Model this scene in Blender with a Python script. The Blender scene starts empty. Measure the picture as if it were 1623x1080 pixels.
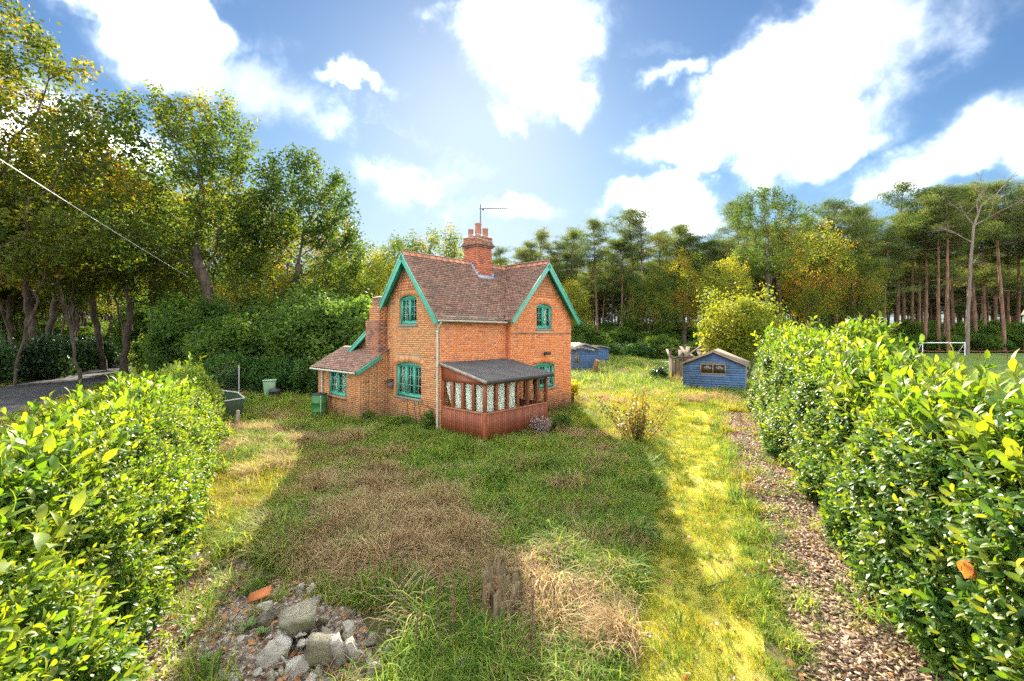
import bpy, math, random
import numpy as np
from mathutils import Vector, Matrix, Euler

# ------------------------------------------------------------------ camera, world, sun, exposure
scene = bpy.context.scene
COL = scene.collection
R = math.radians
CAM_H = 3.4
SUN_AZ = R(4.5)      # left of straight ahead (+Y)
SUN_EL = R(26.0)

cam_data = bpy.data.cameras.new('camera')
cam_data.sensor_width = 36.0
cam_data.lens = 15.53
cam_data.shift_y = -0.008
cam_data.clip_start = 0.05
cam_data.clip_end = 3000.0
cam = bpy.data.objects.new('camera', cam_data)
cam.location = (0, 0, CAM_H)
cam.rotation_euler = (R(90), 0, 0)
COL.objects.link(cam)
scene.camera = cam

sun_vec = Vector((-math.sin(SUN_AZ) * math.cos(SUN_EL), math.cos(SUN_AZ) * math.cos(SUN_EL), math.sin(SUN_EL)))
sd = bpy.data.lights.new('sun', 'SUN')
sd.energy = 2.95
sd.angle = R(0.6)
sd.color = (1.0, 0.90, 0.74)
sun = bpy.data.objects.new('sun', sd)
sun.rotation_euler = sun_vec.to_track_quat('Z', 'Y').to_euler()
sun.location = (0, 40, 60)
COL.objects.link(sun)

vs = scene.view_settings
vs.view_transform = 'Standard'
vs.look = 'None'
vs.gamma = 1.0
vs.exposure = 3.05
vs.use_curve_mapping = False
scene.display_settings.display_device = 'sRGB'

scene.render.engine = 'CYCLES'
cy = scene.cycles
cy.max_bounces = 7
cy.diffuse_bounces = 3
cy.glossy_bounces = 2
cy.transmission_bounces = 5
cy.transparent_max_bounces = 8
cy.caustics_reflective = False
cy.caustics_refractive = False
cy.use_denoising = False
cy.pixel_filter_type = 'BLACKMAN_HARRIS'
cy.filter_width = 1.5
cy.sample_clamp_indirect = 4.0
cy.use_adaptive_sampling = False
scene.render.use_persistent_data = False

FPX = 700.0
def gp(px, py, z=0.0):
    """ground point seen at a photo pixel (used once, to survey positions)"""
    Y = FPX * (CAM_H - z) / (py - 527.0)
    return ((px - 811.5) / FPX * Y, Y)
def at(px, Y):
    return ((px - 811.5) / FPX * Y, Y)
def zat(py, Y):
    return CAM_H - (py - 527.0) / FPX * Y

# ------------------------------------------------------------------ sky
world = bpy.data.worlds.new('World')
scene.world = world
world.use_nodes = True
wt = world.node_tree
wt.nodes.clear()

class NT:
    """tiny node helper"""
    def __init__(s, tree): s.t = tree
    def n(s, typ, **kw):
        nd = s.t.nodes.new(typ)
        for k, v in kw.items(): setattr(nd, k, v)
        return nd
    def put(s, sock, v):
        if hasattr(v, 'is_linked') or isinstance(v, bpy.types.NodeSocket): s.t.links.new(v, sock)
        else: sock.default_value = v
    def math(s, op, a, b=None, c=None, clamp=False):
        nd = s.n('ShaderNodeMath', operation=op, use_clamp=clamp)
        s.put(nd.inputs[0], a)
        if b is not None: s.put(nd.inputs[1], b)
        if c is not None: s.put(nd.inputs[2], c)
        return nd.outputs[0]
    def vmath(s, op, a, b=None):
        nd = s.n('ShaderNodeVectorMath', operation=op)
        s.put(nd.inputs[0], a)
        if b is not None: s.put(nd.inputs[1], b)
        return nd.outputs['Value'] if op in ('LENGTH', 'DOT_PRODUCT', 'DISTANCE') else nd.outputs[0]
    def smooth(s, v, a, b, lo=0.0, hi=1.0):
        nd = s.n('ShaderNodeMapRange', interpolation_type='SMOOTHSTEP')
        s.put(nd.inputs['Value'], v)
        nd.inputs['From Min'].default_value = a; nd.inputs['From Max'].default_value = b
        nd.inputs['To Min'].default_value = lo; nd.inputs['To Max'].default_value = hi
        return nd.outputs[0]
    def noise(s, vec, scale, detail=4, rough=0.55, dist=0.0, out='Fac'):
        nd = s.n('ShaderNodeTexNoise')
        if vec is not None: s.put(nd.inputs['Vector'], vec)
        nd.inputs['Scale'].default_value = scale
        nd.inputs['Detail'].default_value = detail
        nd.inputs['Roughness'].default_value = rough
        nd.inputs['Distortion'].default_value = dist
        return nd.outputs[out]
    def ramp(s, fac, stops, interp='LINEAR'):
        nd = s.n('ShaderNodeValToRGB')
        cr = nd.color_ramp
        cr.interpolation = interp
        while len(cr.elements) < len(stops): cr.elements.new(0.5)
        for e, (p, c) in zip(cr.elements, stops):
            e.position = p; e.color = (*c, 1.0)
        s.put(nd.inputs[0], fac)
        return nd.outputs[0]
    def mix(s, fac, a, b, blend='MIX'):
        nd = s.n('ShaderNodeMix', data_type='RGBA', blend_type=blend)
        s.put(nd.inputs['Factor'], fac)
        ca, cb = nd.inputs[6], nd.inputs[7]
        s.put(ca, a if not isinstance(a, tuple) else (*a, 1.0)[:4])
        s.put(cb, b if not isinstance(b, tuple) else (*b, 1.0)[:4])
        return nd.outputs[2]

w = NT(wt)
sky = w.n('ShaderNodeTexSky', sky_type='NISHITA')
sky.sun_disc = False
sky.sun_elevation = SUN_EL
sky.sun_rotation = -SUN_AZ
sky.altitude = 60.0
sky.air_density = 1.0
sky.dust_density = 0.25
sky.ozone_density = 2.2
tc = w.n('ShaderNodeTexCoord')
D = tc.outputs['Generated']
def sdir(px, py):
    return Vector(((px - 811.5) / FPX, 1.0, (527.0 - py) / FPX)).normalized()
# cumulus groups: centre and angular half-size, as the sky of that afternoon had them
CLOUDS = [(850, 70, .20, .17, 1.0), (895, 120, .13, .13, .95), (935, 165, .08, .08, .8), (830, 195, .11, .05, .85),
          (1390, 40, .19, .17, 1.0), (1275, 120, .19, .15, 1.0), (1180, 190, .17, .12, 1.0), (1090, 245, .15, .09, 1.0),
          (1330, 200, .16, .10, .9), (1230, 245, .20, .08, .75), (1410, 150, .10, .06, .8),
          (1560, 240, .16, .085, 1.0), (1480, 270, .10, .05, .9), (1055, 340, .15, .08, 1.0), (985, 330, .10, .05, .8),
          (250, 15, .24, .06, .9), (320, 100, .19, .09, 1.0), (400, 140, .15, .10, 1.0), (470, 190, .16, .08, .8), (560, 150, .13, .03, .6),
          (70, 240, .22, .2, .9), (640, 300, .2, .09, .7), (820, 330, .2, .05, .65), (700, 10, .12, .03, .5), (1080, 120, .07, .03, .55)]
blob = None
# soft billows: the coordinates are pushed about by noise before the groups are measured
warp = w.noise(D, 5.0, 5, .6, out='Color')
wv = w.vmath('SUBTRACT', warp, (0.5, 0.5, 0.5))
sc = w.n('ShaderNodeVectorMath', operation='SCALE'); w.put(sc.inputs[0], wv); sc.inputs['Scale'].default_value = 0.22
DW = w.vmath('ADD', D, sc.outputs[0])
for px, py, rx, rz, a in CLOUDS:
    c = sdir(px, py)
    q = w.vmath('SUBTRACT', DW, tuple(c))
    q = w.vmath('MULTIPLY', q, (1 / rx, 1 / .35, 1 / rz))
    ln = w.vmath('LENGTH', q)
    g = w.smooth(ln, 1.30, 0.05, 0.0, a)
    blob = g if blob is None else w.math('MAXIMUM', blob, g)
# rest of the sky: the same broken cumulus, unseen cover raised for fill light
sep = w.n('ShaderNodeSeparateXYZ'); w.put(sep.inputs[0], D)
gen = w.noise(DW, 2.3, 2, .5)
gen = w.smooth(gen, .36, .58, 0.0, 1.0)
away = w.smooth(sep.outputs['Y'], .45, .15)
high = w.smooth(sep.outputs['Z'], .60, .72)
gen = w.math('MULTIPLY', gen, w.math('MAXIMUM', away, high))
blob = w.math('MAXIMUM', blob, gen)
fine = w.noise(D, 9.0, 8, .62, .4)
dens = w.math('ADD', blob, w.math('MULTIPLY', w.math('SUBTRACT', fine, .5), .85))
cover = w.smooth(dens, .04, .98)
wisp = w.noise(w.vmath('MULTIPLY', DW, (1.0, 1.0, 2.6)), 3.2, 6, .6)
wisp = w.smooth(wisp, .50, .80, 0.0, .30)
cover = w.math('MAXIMUM', w.math('POWER', cover, 4.2), w.math('MULTIPLY', wisp, .12))
shade = w.smooth(w.noise(DW, 4.2, 4, .5), .31, .72, -1.22, 0.0)
shade = w.math('POWER', 10.0, shade)
white = w.n('ShaderNodeCombineColor')
for i, (k, e) in enumerate(((23.0, 1.06), (22.6, 1.0), (22.2, .94))):
    w.put(white.inputs[i], w.math('MULTIPLY', w.math('POWER', shade, e), k))
# the hazy glow round the sun is held back as the photograph's exposure held it back
sx = w.n('ShaderNodeSeparateColor'); w.put(sx.inputs[0], sky.outputs[0])
cc_ = w.n('ShaderNodeCombineColor')
for i, (k, cap) in enumerate(((8.0, .74), (7.4, .87), (7.2, 1.0))):
    v = w.math('MINIMUM', w.math('DIVIDE', sx.outputs[i], k), 4.0)
    v = w.math('DIVIDE', v, w.math('POWER', w.math('ADD', 1.0, w.math('POWER', w.math('DIVIDE', v, cap), 4.0)), .25))
    w.put(cc_.inputs[i], w.math('MULTIPLY', w.math('POWER', v, 1.3), 1.5))
skyc = cc_.outputs[0]
col = w.mix(cover, skyc, white.outputs[0])
bg = w.n('ShaderNodeBackground')
bg.inputs['Strength'].default_value = 0.10
w.put(bg.inputs['Color'], col)
wo = w.n('ShaderNodeOutputWorld')
wt.links.new(bg.outputs[0], wo.inputs['Surface'])
world.cycles.sampling_method = 'MANUAL'
world.cycles.sample_map_resolution = 1024

# ------------------------------------------------------------------ helpers
rng = np.random.default_rng(11)
random.seed(5)

def link(o, parent=None, label=None, cat=None, group=None, kind=None):
    COL.objects.link(o)
    if parent is not None: o.parent = parent
    if label: o['label'] = label
    if cat: o['category'] = cat
    if group: o['group'] = group
    if kind: o['kind'] = kind
    return o
def empty(name, loc=(0, 0, 0), rz=0.0, **kw):
    o = bpy.data.objects.new(name, None)
    o.location = loc; o.rotation_euler = (0, 0, rz); o.empty_display_size = .2
    return link(o, **kw)
def copy_tree(o, parent=None, **kw):
    c = o.copy()
    for k in ('label', 'group', 'category'):
        if k in kw: c[k] = kw[k]
    COL.objects.link(c)
    c.parent = parent
    for ch in list(o.children): copy_tree(ch, c)
    return c

def mesh_np(name, V, F, mat=None, lv=None, smooth=False):
    """V (n,3); F (m,k) of one polygon size, or list of such arrays"""
    me = bpy.data.meshes.new(name)
    V = np.asarray(V, np.float32)
    if not isinstance(F, list): F = [F]
    F = [np.asarray(f, np.int32) for f in F if len(f)]
    me.vertices.add(len(V)); me.vertices.foreach_set('co', V.ravel())
    nl = sum(f.size for f in F); nf = sum(len(f) for f in F)
    me.loops.add(nl); me.polygons.add(nf)
    me.loops.foreach_set('vertex_index', np.concatenate([f.ravel() for f in F]))
    tot = np.concatenate([np.full(len(f), f.shape[1], np.int32) for f in F])
    st = np.concatenate([[0], np.cumsum(tot)[:-1]]).astype(np.int32)
    me.polygons.foreach_set('loop_start', st)
    if smooth: me.polygons.foreach_set('use_smooth', np.ones(nf, bool))
    if lv is not None:
        a = me.attributes.new('lv', 'FLOAT', 'POINT'); a.data.foreach_set('value', np.asarray(lv, np.float32))
    me.update(calc_edges=True)
    me.validate()
    if mat: me.materials.append(mat)
    return me

BOXF = np.array([[0, 3, 2, 1], [4, 5, 6, 7], [0, 1, 5, 4], [1, 2, 6, 5], [2, 3, 7, 6], [3, 0, 4, 7]], np.int32)
def boxes_np(mn, mx):
    mn = np.asarray(mn, float); mx = np.asarray(mx, float); n = len(mn)
    V = np.empty((n, 8, 3))
    for i, (a, b, c) in enumerate([(0, 0, 0), (1, 0, 0), (1, 1, 0), (0, 1, 0), (0, 0, 1), (1, 0, 1), (1, 1, 1), (0, 1, 1)]):
        V[:, i, 0] = mx[:, 0] if a else mn[:, 0]
        V[:, i, 1] = mx[:, 1] if b else mn[:, 1]
        V[:, i, 2] = mx[:, 2] if c else mn[:, 2]
    F = (np.arange(n)[:, None, None] * 8 + BOXF[None]).reshape(-1, 4)
    return V.reshape(-1, 3), F

class MB:
    """collects boxes, bars, tubes and polygons; build() links them as ONE mesh"""
    def __init__(s): s.V = []; s.F = {3: [], 4: []}; s.n = 0
    def add(s, V, F):
        V = np.asarray(V, float); F = np.asarray(F, int)
        s.V.append(V); s.F.setdefault(F.shape[1], []).append(F + s.n); s.n += len(V); return s
    def box(s, a, b):
        a, b = np.minimum(a, b), np.maximum(a, b)
        V, F = boxes_np([a], [b]); return s.add(V, F)
    def bar(s, p, q, wd, ht=None, up=(0, 0, 1)):
        """box beam from p to q"""
        ht = wd if ht is None else ht
        p = np.array(p, float); q = np.array(q, float); d = q - p; L = np.linalg.norm(d); d /= L
        up = np.array(up, float)
        sd_ = np.cross(d, up)
        if np.linalg.norm(sd_) < 1e-4: sd_ = np.cross(d, (1, 0, 0))
        sd_ /= np.linalg.norm(sd_); u = np.cross(sd_, d)
        c = []
        for e in (p, q):
            for a, b in ((-1, -1), (1, -1), (1, 1), (-1, 1)):
                c.append(e + sd_ * a * wd / 2 + u * b * ht / 2)
        F = [[0, 1, 2, 3], [7, 6, 5, 4], [0, 4, 5, 1], [1, 5, 6, 2], [2, 6, 7, 3], [3, 7, 4, 0]]
        return s.add(c, F)
    def quad(s, *pts): return s.add(pts, [list(range(len(pts)))])
    def tube(s, pts, rad, n=8, cap=True):
        pts = np.asarray(pts, float); m = len(pts)
        rad = np.full(m, rad) if np.isscalar(rad) else np.asarray(rad, float)
        T = np.gradient(pts, axis=0); T /= (np.linalg.norm(T, axis=1, keepdims=True) + 1e-9)
        ref = np.array((0, 0, 1.0)) if abs(T[0, 2]) < .9 else np.array((1.0, 0, 0))
        V = []
        for i in range(m):
            a = np.cross(T[i], ref); a /= np.linalg.norm(a) + 1e-9; b = np.cross(T[i], a)
            th = np.arange(n) / n * 2 * math.pi
            V.append(pts[i] + rad[i] * (np.cos(th)[:, None] * a + np.sin(th)[:, None] * b))
        V = np.concatenate(V)
        F = [[i * n + j, i * n + (j + 1) % n, (i + 1) * n + (j + 1) % n, (i + 1) * n + j] for i in range(m - 1) for j in range(n)]
        s.add(V, F)
        if cap and m > 1:
            k = s.n - len(V)
            for base in (0, (m - 1) * n):
                cidx = V[base:base + n].mean(0)
                s.add(np.vstack([V[base:base + n], cidx]), [[j, (j + 1) % n, n] for j in range(n)])
        return s
    def lathe(s, prof, n=20, c=(0, 0, 0)):
        prof = np.asarray(prof, float); m = len(prof); th = np.arange(n) / n * 2 * math.pi
        V = np.stack([prof[:, None, 0] * np.cos(th) + c[0], prof[:, None, 0] * np.sin(th) + c[1], np.repeat(prof[:, 1:2], n, 1) + c[2]], -1).reshape(-1, 3)
        F = [[i * n + j, i * n + (j + 1) % n, (i + 1) * n + (j + 1) % n, (i + 1) * n + j] for i in range(m - 1) for j in range(n)]
        return s.add(V, F)
    def me(s, name, mat, smooth=False):
        return mesh_np(name, np.concatenate(s.V), [np.concatenate(f) for f in s.F.values() if f], mat, smooth=smooth)
    def build(s, name, mat, parent=None, smooth=False, **kw):
        return link(bpy.data.objects.new(name, s.me(name, mat, smooth)), parent, **kw)

def bevel(o, wdt=.01, seg=2):
    m = o.modifiers.new('bevel', 'BEVEL'); m.width = wdt; m.segments = seg; m.limit_method = 'ANGLE'
    return o

# value noise for layout masks
_perm = np.random.default_rng(3).random((64, 64))
def vnoise(x, y):
    x = np.asarray(x, float); y = np.asarray(y, float)
    xi = np.floor(x).astype(int); yi = np.floor(y).astype(int)
    fx = x - xi; fy = y - yi
    fx = fx * fx * (3 - 2 * fx); fy = fy * fy * (3 - 2 * fy)
    g = lambda a, b: _perm[a % 64, b % 64]
    return (g(xi, yi) * (1 - fx) + g(xi + 1, yi) * fx) * (1 - fy) + (g(xi, yi + 1) * (1 - fx) + g(xi + 1, yi + 1) * fx) * fy
def fbm(x, y, o=4):
    v = 0; a = .5
    for i in range(o):
        v = v + a * vnoise(x * 2 ** i + 17.3 * i, y * 2 ** i + 5.1 * i); a *= .5
    return v / (1 - .5 ** o)

def gz(x, y):
    """height of the ground"""
    x = np.asarray(x, float); y = np.asarray(y, float)
    near = np.exp(-((y - 9) / 16) ** 2)
    return (fbm(x * .35, y * .35, 4) - .5) * .26 * near + (fbm(x * 1.7 + 9, y * 1.7, 2) - .5) * .05 * near - .02
def gzf(x, y): return float(gz(x, y))

# scattering (for stuff only): points carry rotation, scale and which prototype
PROTO = {}
def scatter(name, protos, P, rot, scl, idx, **kw):
    me = bpy.data.meshes.new(name)
    n = len(P)
    me.vertices.add(n); me.vertices.foreach_set('co', np.asarray(P, np.float32).ravel())
    a = me.attributes.new('rot', 'FLOAT_VECTOR', 'POINT'); a.data.foreach_set('vector', np.asarray(rot, np.float32).ravel())
    a = me.attributes.new('scl', 'FLOAT_VECTOR', 'POINT')
    scl = np.asarray(scl, np.float32)
    if scl.ndim == 1: scl = np.repeat(scl[:, None], 3, 1)
    a.data.foreach_set('vector', scl.ravel())
    a = me.attributes.new('idx', 'INT', 'POINT'); a.data.foreach_set('value', np.asarray(idx, np.int32))
    o = bpy.data.objects.new(name, me)
    key = 'protos_' + name
    c = bpy.data.collections.new(key)
    for i, pm in enumerate(protos):
        po = bpy.data.objects.new('%s_source_%02d' % (name, i), pm); c.objects.link(po)
    g = bpy.data.node_groups.new('scatter_' + name, 'GeometryNodeTree')
    g.interface.new_socket('Geometry', in_out='INPUT', socket_type='NodeSocketGeometry')
    g.interface.new_socket('Geometry', in_out='OUTPUT', socket_type='NodeSocketGeometry')
    N = g.nodes.new; L = g.links.new
    gi = N('NodeGroupInput'); go = N('NodeGroupOutput')
    iop = N('GeometryNodeInstanceOnPoints')
    ci = N('GeometryNodeCollectionInfo'); ci.inputs['Collection'].default_value = c
    ci.inputs['Separate Children'].default_value = True; ci.inputs['Reset Children'].default_value = True
    def na(nm, dt):
        q = N('GeometryNodeInputNamedAttribute'); q.data_type = dt; q.inputs['Name'].default_value = nm
        return q.outputs['Attribute']
    L(gi.outputs[0], iop.inputs['Points'])
    L(ci.outputs[0], iop.inputs['Instance'])
    iop.inputs['Pick Instance'].default_value = True
    L(na('idx', 'INT'), iop.inputs['Instance Index'])
    L(na('rot', 'FLOAT_VECTOR'), iop.inputs['Rotation'])
    L(na('scl', 'FLOAT_VECTOR'), iop.inputs['Scale'])
    L(iop.outputs[0], go.inputs[0])
    m = o.modifiers.new('scatter', 'NODES'); m.node_group = g
    link(o, **kw)
    return o

# ------------------------------------------------------------------ materials
def mat(name):
    m = bpy.data.materials.new(name); m.use_nodes = True
    m.node_tree.nodes.clear()
    n = NT(m.node_tree)
    out = n.n('ShaderNodeOutputMaterial')
    return m, n, out
def principled(n, out, color, rough=.8, spec=.3, metal=0.0, bump=None, bstr=.3, bdist=.02):
    p = n.n('ShaderNodeBsdfPrincipled')
    n.put(p.inputs['Base Color'], color if not isinstance(color, tuple) else (*color, 1.0)[:4])
    n.put(p.inputs['Roughness'], rough)
    p.inputs['Metallic'].default_value = metal
    p.inputs['Specular IOR Level'].default_value = spec
    if bump is not None:
        b = n.n('ShaderNodeBump'); b.inputs['Strength'].default_value = bstr; b.inputs['Distance'].default_value = bdist
        n.put(b.inputs['Height'], bump); n.t.links.new(b.outputs[0], p.inputs['Normal'])
    if out is not None: n.t.links.new(p.outputs[0], out.inputs['Surface'])
    return p
def objco(n): return n.n('ShaderNodeTexCoord').outputs['Object']
def worldco(n): return n.n('ShaderNodeNewGeometry').outputs['Position']

def simple(name, c, rough=.7, var=.25, scale=6.0, spec=.3, metal=0.0, bstr=.15, c2=None, rnd=0.0):
    m, n, out = mat(name)
    co = objco(n)
    f = n.noise(co, scale, 6, .6)
    c2 = c2 or tuple(x * (1 - var) for x in c)
    colr = n.ramp(f, [(.3, c2), (.7, c)])
    if rnd:
        oi = n.n('ShaderNodeObjectInfo').outputs['Random']
        k = n.smooth(oi, 0, 1, 1 - rnd, 1 + rnd)
        cc = n.n('ShaderNodeCombineColor')
        for i in range(3): n.put(cc.inputs[i], k)
        colr = n.mix(1.0, colr, cc.outputs[0], 'MULTIPLY')
    fine = n.noise(co, scale * 9, 4, .6)
    principled(n, out, colr, rough, spec, metal, fine, bstr, .01)
    return m

def leaf_mat(name, stops, tint=(1.25, 1.2, .45), trans=.45, rough=.45, spec=.35, objvar=.35):
    """foliage: colour by leaf and by plant, light shining through"""
    m, n, out = mat(name)
    at_ = n.n('ShaderNodeAttribute', attribute_name='lv').outputs['Fac']
    oi = n.n('ShaderNodeObjectInfo').outputs['Random']
    f = n.math('ADD', at_, n.math('MULTIPLY', n.math('SUBTRACT', oi, .5), objvar))
    c = n.ramp(f, stops)
    p = principled(n, None, c, rough, spec)
    t = n.n('ShaderNodeBsdfTranslucent')
    n.put(t.inputs['Color'], n.mix(1.0, c, (*tint, 1.0), 'MULTIPLY'))
    mx = n.n('ShaderNodeMixShader'); mx.inputs[0].default_value = trans
    n.t.links.new(p.outputs[0], mx.inputs[1]); n.t.links.new(t.outputs[0], mx.inputs[2])
    n.t.links.new(mx.outputs[0], out.inputs['Surface'])
    return m
# ------------------------------------------------------------------ house frame (needed for layout too)
HA = np.array((-2.40, 14.78)); HROT = R(47.5)
HU = np.array((math.cos(HROT), math.sin(HROT))); HV = np.array((-math.sin(HROT), math.cos(HROT)))
def house_uv(x, y):
    dx = np.asarray(x) - HA[0]; dy = np.asarray(y) - HA[1]
    return dx * HU[0] + dy * HU[1], dx * HV[0] + dy * HV[1]
def hw(u, v): return tuple(HA + u * HU + v * HV)
# hedge frames: left hedge runs along LA, its normal LN; right hedge RA, RN
LA = np.array((-.51, .86)); LA /= np.linalg.norm(LA); LN = np.array((LA[1], -LA[0]))
RA = np.array((.385, .92)); RA /= np.linalg.norm(RA); RN = np.array((RA[1], -RA[0]))
def lcoord(x, y): return np.asarray(x) * LA[0] + np.asarray(y) * LA[1], np.asarray(x) * LN[0] + np.asarray(y) * LN[1]
def rcoord(x, y): return np.asarray(x) * RA[0] + np.asarray(y) * RA[1], np.asarray(x) * RN[0] + np.asarray(y) * RN[1]
def lw(a, n): return LA * a + LN * n
def rw(a, m): return RA * a + RN * m

# ------------------------------------------------------------------ ground and its sheets
def ground_material():
    m, n, out = mat('ground_soil_and_turf')
    co = worldco(n)
    a = n.noise(co, .45, 6, .6)
    b = n.noise(co, 5.0, 6, .65)
    f = n.math('ADD', n.math('MULTIPLY', a, .7), n.math('MULTIPLY', b, .3))
    c = n.ramp(f, [(.30, (.06, .042, .026)), (.44, (.09, .065, .035)), (.54, (.06, .065, .02)), (.68, (.085, .10, .024)), (.82, (.13, .13, .035))])
    principled(n, out, c, .95, .1, 0, n.noise(co, 22, 6, .7), .6, .04)
    return m
xs = np.unique(np.concatenate([np.linspace(-600, -40, 20), np.linspace(-40, -14, 24), np.linspace(-14, 16, 140), np.linspace(16, 60, 36), np.linspace(60, 600, 20)]))
ys = np.unique(np.concatenate([np.linspace(-60, -4, 12), np.linspace(-4, 32, 170), np.linspace(32, 110, 50), np.linspace(110, 1500, 20)]))
X, Yg = np.meshgrid(xs, ys)
Z = gz(X, Yg)
V = np.stack([X, Yg, Z], -1).reshape(-1, 3)
ny, nx = X.shape
ii = np.arange(ny - 1)[:, None] * nx + np.arange(nx - 1)[None]
F = np.stack([ii, ii + 1, ii + nx + 1, ii + nx], -1).reshape(-1, 4)
ground = link(bpy.data.objects.new('ground', mesh_np('ground', V, F, ground_material(), smooth=True)),
              label='overgrown garden ground of turf and bare soil', kind='structure')

def strip(name, frame, lo, hi, a0, a1, lift, material, label, na=120, nm=10, rag=.15, seed=0):
    """a sheet following the ground along a frame direction, with ragged sides"""
    aa = np.linspace(a0, a1, na); V = []
    for i, a in enumerate(aa):
        l_ = (lo(a) if callable(lo) else lo) + rag * 2 * (float(fbm(a * .9 + seed, 3.3 + seed)) - .5)
        h_ = (hi(a) if callable(hi) else hi) + rag * 2 * (float(fbm(a * .9 + seed + 40, 8.3)) - .5)
        for j in range(nm):
            p = frame(a, l_ + (h_ - l_) * j / (nm - 1)); V.append((p[0], p[1], 0))
    V = np.array(V); V[:, 2] = gz(V[:, 0], V[:, 1]) + lift
    ii = np.arange(na - 1)[:, None] * nm + np.arange(nm - 1)[None]
    F = np.stack([ii, ii + 1, ii + nm + 1, ii + nm], -1).reshape(-1, 4)
    if name is None: return V, F
    return link(bpy.data.objects.new(name, mesh_np(name, V, F, material, smooth=True)), label=label, kind='structure')

def moss_material():
    m, n, out = mat('moss_and_fine_grass')
    co = worldco(n)
    a = n.noise(co, 1.3, 7, .65); b = n.noise(co, 14, 5, .7)
    f = n.math('ADD', n.math('MULTIPLY', a, .6), n.math('MULTIPLY', b, .4))
    c = n.ramp(f, [(.30, (.17, .12, .06)), (.40, (.24, .20, .05)), (.50, (.33, .29, .03)), (.62, (.42, .36, .035)), (.75, (.30, .31, .035))])
    p = principled(n, None, c, .9, .1, 0, n.noise(co, 60, 6, .75), .9, .03)
    p.inputs['Sheen Weight'].default_value = .35; p.inputs['Sheen Roughness'].default_value = .5
    p.inputs['Sheen Tint'].default_value = (.9, .9, .3, 1)
    n.t.links.new(p.outputs[0], out.inputs['Surface'])
    return m
def chips_material():
    m, n, out = mat('woodchip_litter')
    co = worldco(n)
    v = n.n('ShaderNodeTexVoronoi'); n.put(v.inputs['Vector'], co); v.inputs['Scale'].default_value = 38
    c = n.ramp(v.outputs['Color'], [(.1, (.10, .06, .035)), (.5, (.24, .15, .09)), (.9, (.36, .25, .16))])
    c2 = n.mix(n.smooth(n.noise(co, 2.2, 5, .6), .42, .7), c, (.13, .12, .05))
    principled(n, out, c2, .9, .15, 0, v.outputs['Distance'], .8, .03)
    return m
moss = strip('moss_track', rw, lambda a: -.62 - .022 * a, lambda a: .93 - .025 * a, 3.2, 21, .006, moss_material(),
             'bright yellow green mossy drive beside the woodchip strip', rag=.22, nm=14)
chip = strip('woodchip_path', rw, lambda a: 1.08 - .004 * a, lambda a: 2.35, 3.0, 21, .012, chips_material(),
             'brown woodchip strip at the foot of the right hedge', rag=.12, seed=7)
def gravel_material():
    m, n, out = mat('stony_soil')
    co = worldco(n)
    v = n.n('ShaderNodeTexVoronoi'); n.put(v.inputs['Vector'], co); v.inputs['Scale'].default_value = 30
    c = n.ramp(v.outputs['Color'], [(.1, (.07, .045, .03)), (.45, (.15, .105, .075)), (.8, (.26, .21, .16)), (1, (.42, .37, .31))])
    principled(n, out, c, .95, .15, 0, v.outputs['Distance'], .8, .03)
    return m
soil = strip('stony_soil_patch', lw, lambda a: -1.5, lambda a: 1.05 - max(0, a - 6) * .5, 2.2, 8.7, .008, gravel_material(),
             'stony brown soil along the foot of the left hedge', rag=.3, seed=20)

def asphalt():
    m, n, out = mat('asphalt')
    co = worldco(n)
    c = n.ramp(n.noise(co, .9, 7, .6), [(.3, (.026, .026, .029)), (.7, (.048, .047, .05))])
    principled(n, out, c, .85, .35, 0, n.noise(co, 60, 5, .7), .35, .01)
    return m
strip('road', lw, -13.4, -8.6, -30, 140, .02, asphalt(), 'narrow grey asphalt lane between wood and left hedge', na=160, nm=6, rag=.08, seed=2)
verge_m = simple('verge_turf', (.13, .17, .03), .95, .4, 1.2, .1, bstr=.5, c2=(.09, .075, .03))
strip('verge', lw, -16.0, -13.5, -30, 140, .035, verge_m, 'grass verge on the far side of the lane', na=160, nm=5, rag=.25, seed=4)
def litter():
    m, n, out = mat('woodland_leaf_litter')
    co = worldco(n)
    v = n.n('ShaderNodeTexVoronoi'); n.put(v.inputs['Vector'], co); v.inputs['Scale'].default_value = 7
    c = n.ramp(v.outputs['Color'], [(.1, (.06, .03, .015)), (.5, (.16, .075, .035)), (.9, (.27, .14, .06))])
    c = n.mix(n.smooth(n.noise(co, .6, 5, .6), .5, .65), c, (.07, .085, .025))
    principled(n, out, c, .9, .15, 0, v.outputs['Distance'], .7, .06)
    return m
LITTER = litter()
Vb = []; na_, nb_ = 90, 14
for i in range(na_):
    a = -30 + i * 2.0
    for j in range(nb_):
        nn = -15.7 - j * 2.6
        p = lw(a, nn)
        Vb.append((p[0], p[1], .03 + .75 * min(1, j / 2.5) * float(fbm(a * .22, nn * .3)) + .15 * min(1, j)))
ii = np.arange(na_ - 1)[:, None] * nb_ + np.arange(nb_ - 1)[None]
link(bpy.data.objects.new('woodland_bank', mesh_np('woodland_bank', np.array(Vb), np.stack([ii, ii + nb_, ii + nb_ + 1, ii + 1], -1).reshape(-1, 4), LITTER, smooth=True)),
     label='leaf strewn bank of the wood across the lane', kind='structure')
def pitch_mat():
    m, n, out = mat('mown_pitch_grass')
    co = worldco(n)
    c = n.ramp(n.noise(co, .35, 8, .65), [(.3, (.07, .115, .022)), (.7, (.12, .165, .03))])
    p = principled(n, None, c, .9, .15, 0, n.noise(co, 9, 6, .75), .8, .08)
    n.t.links.new(p.outputs[0], out.inputs['Surface'])
    return m
MP = MB()
pv = []
for i in range(21):
    for j in range(21):
        pv.append((16 + 5 * i + (8 if j > 10 else 0) * 0, 24 + 2.45 * j, .012 + .03 * float(fbm(i * .6, j * .6))))
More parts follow.
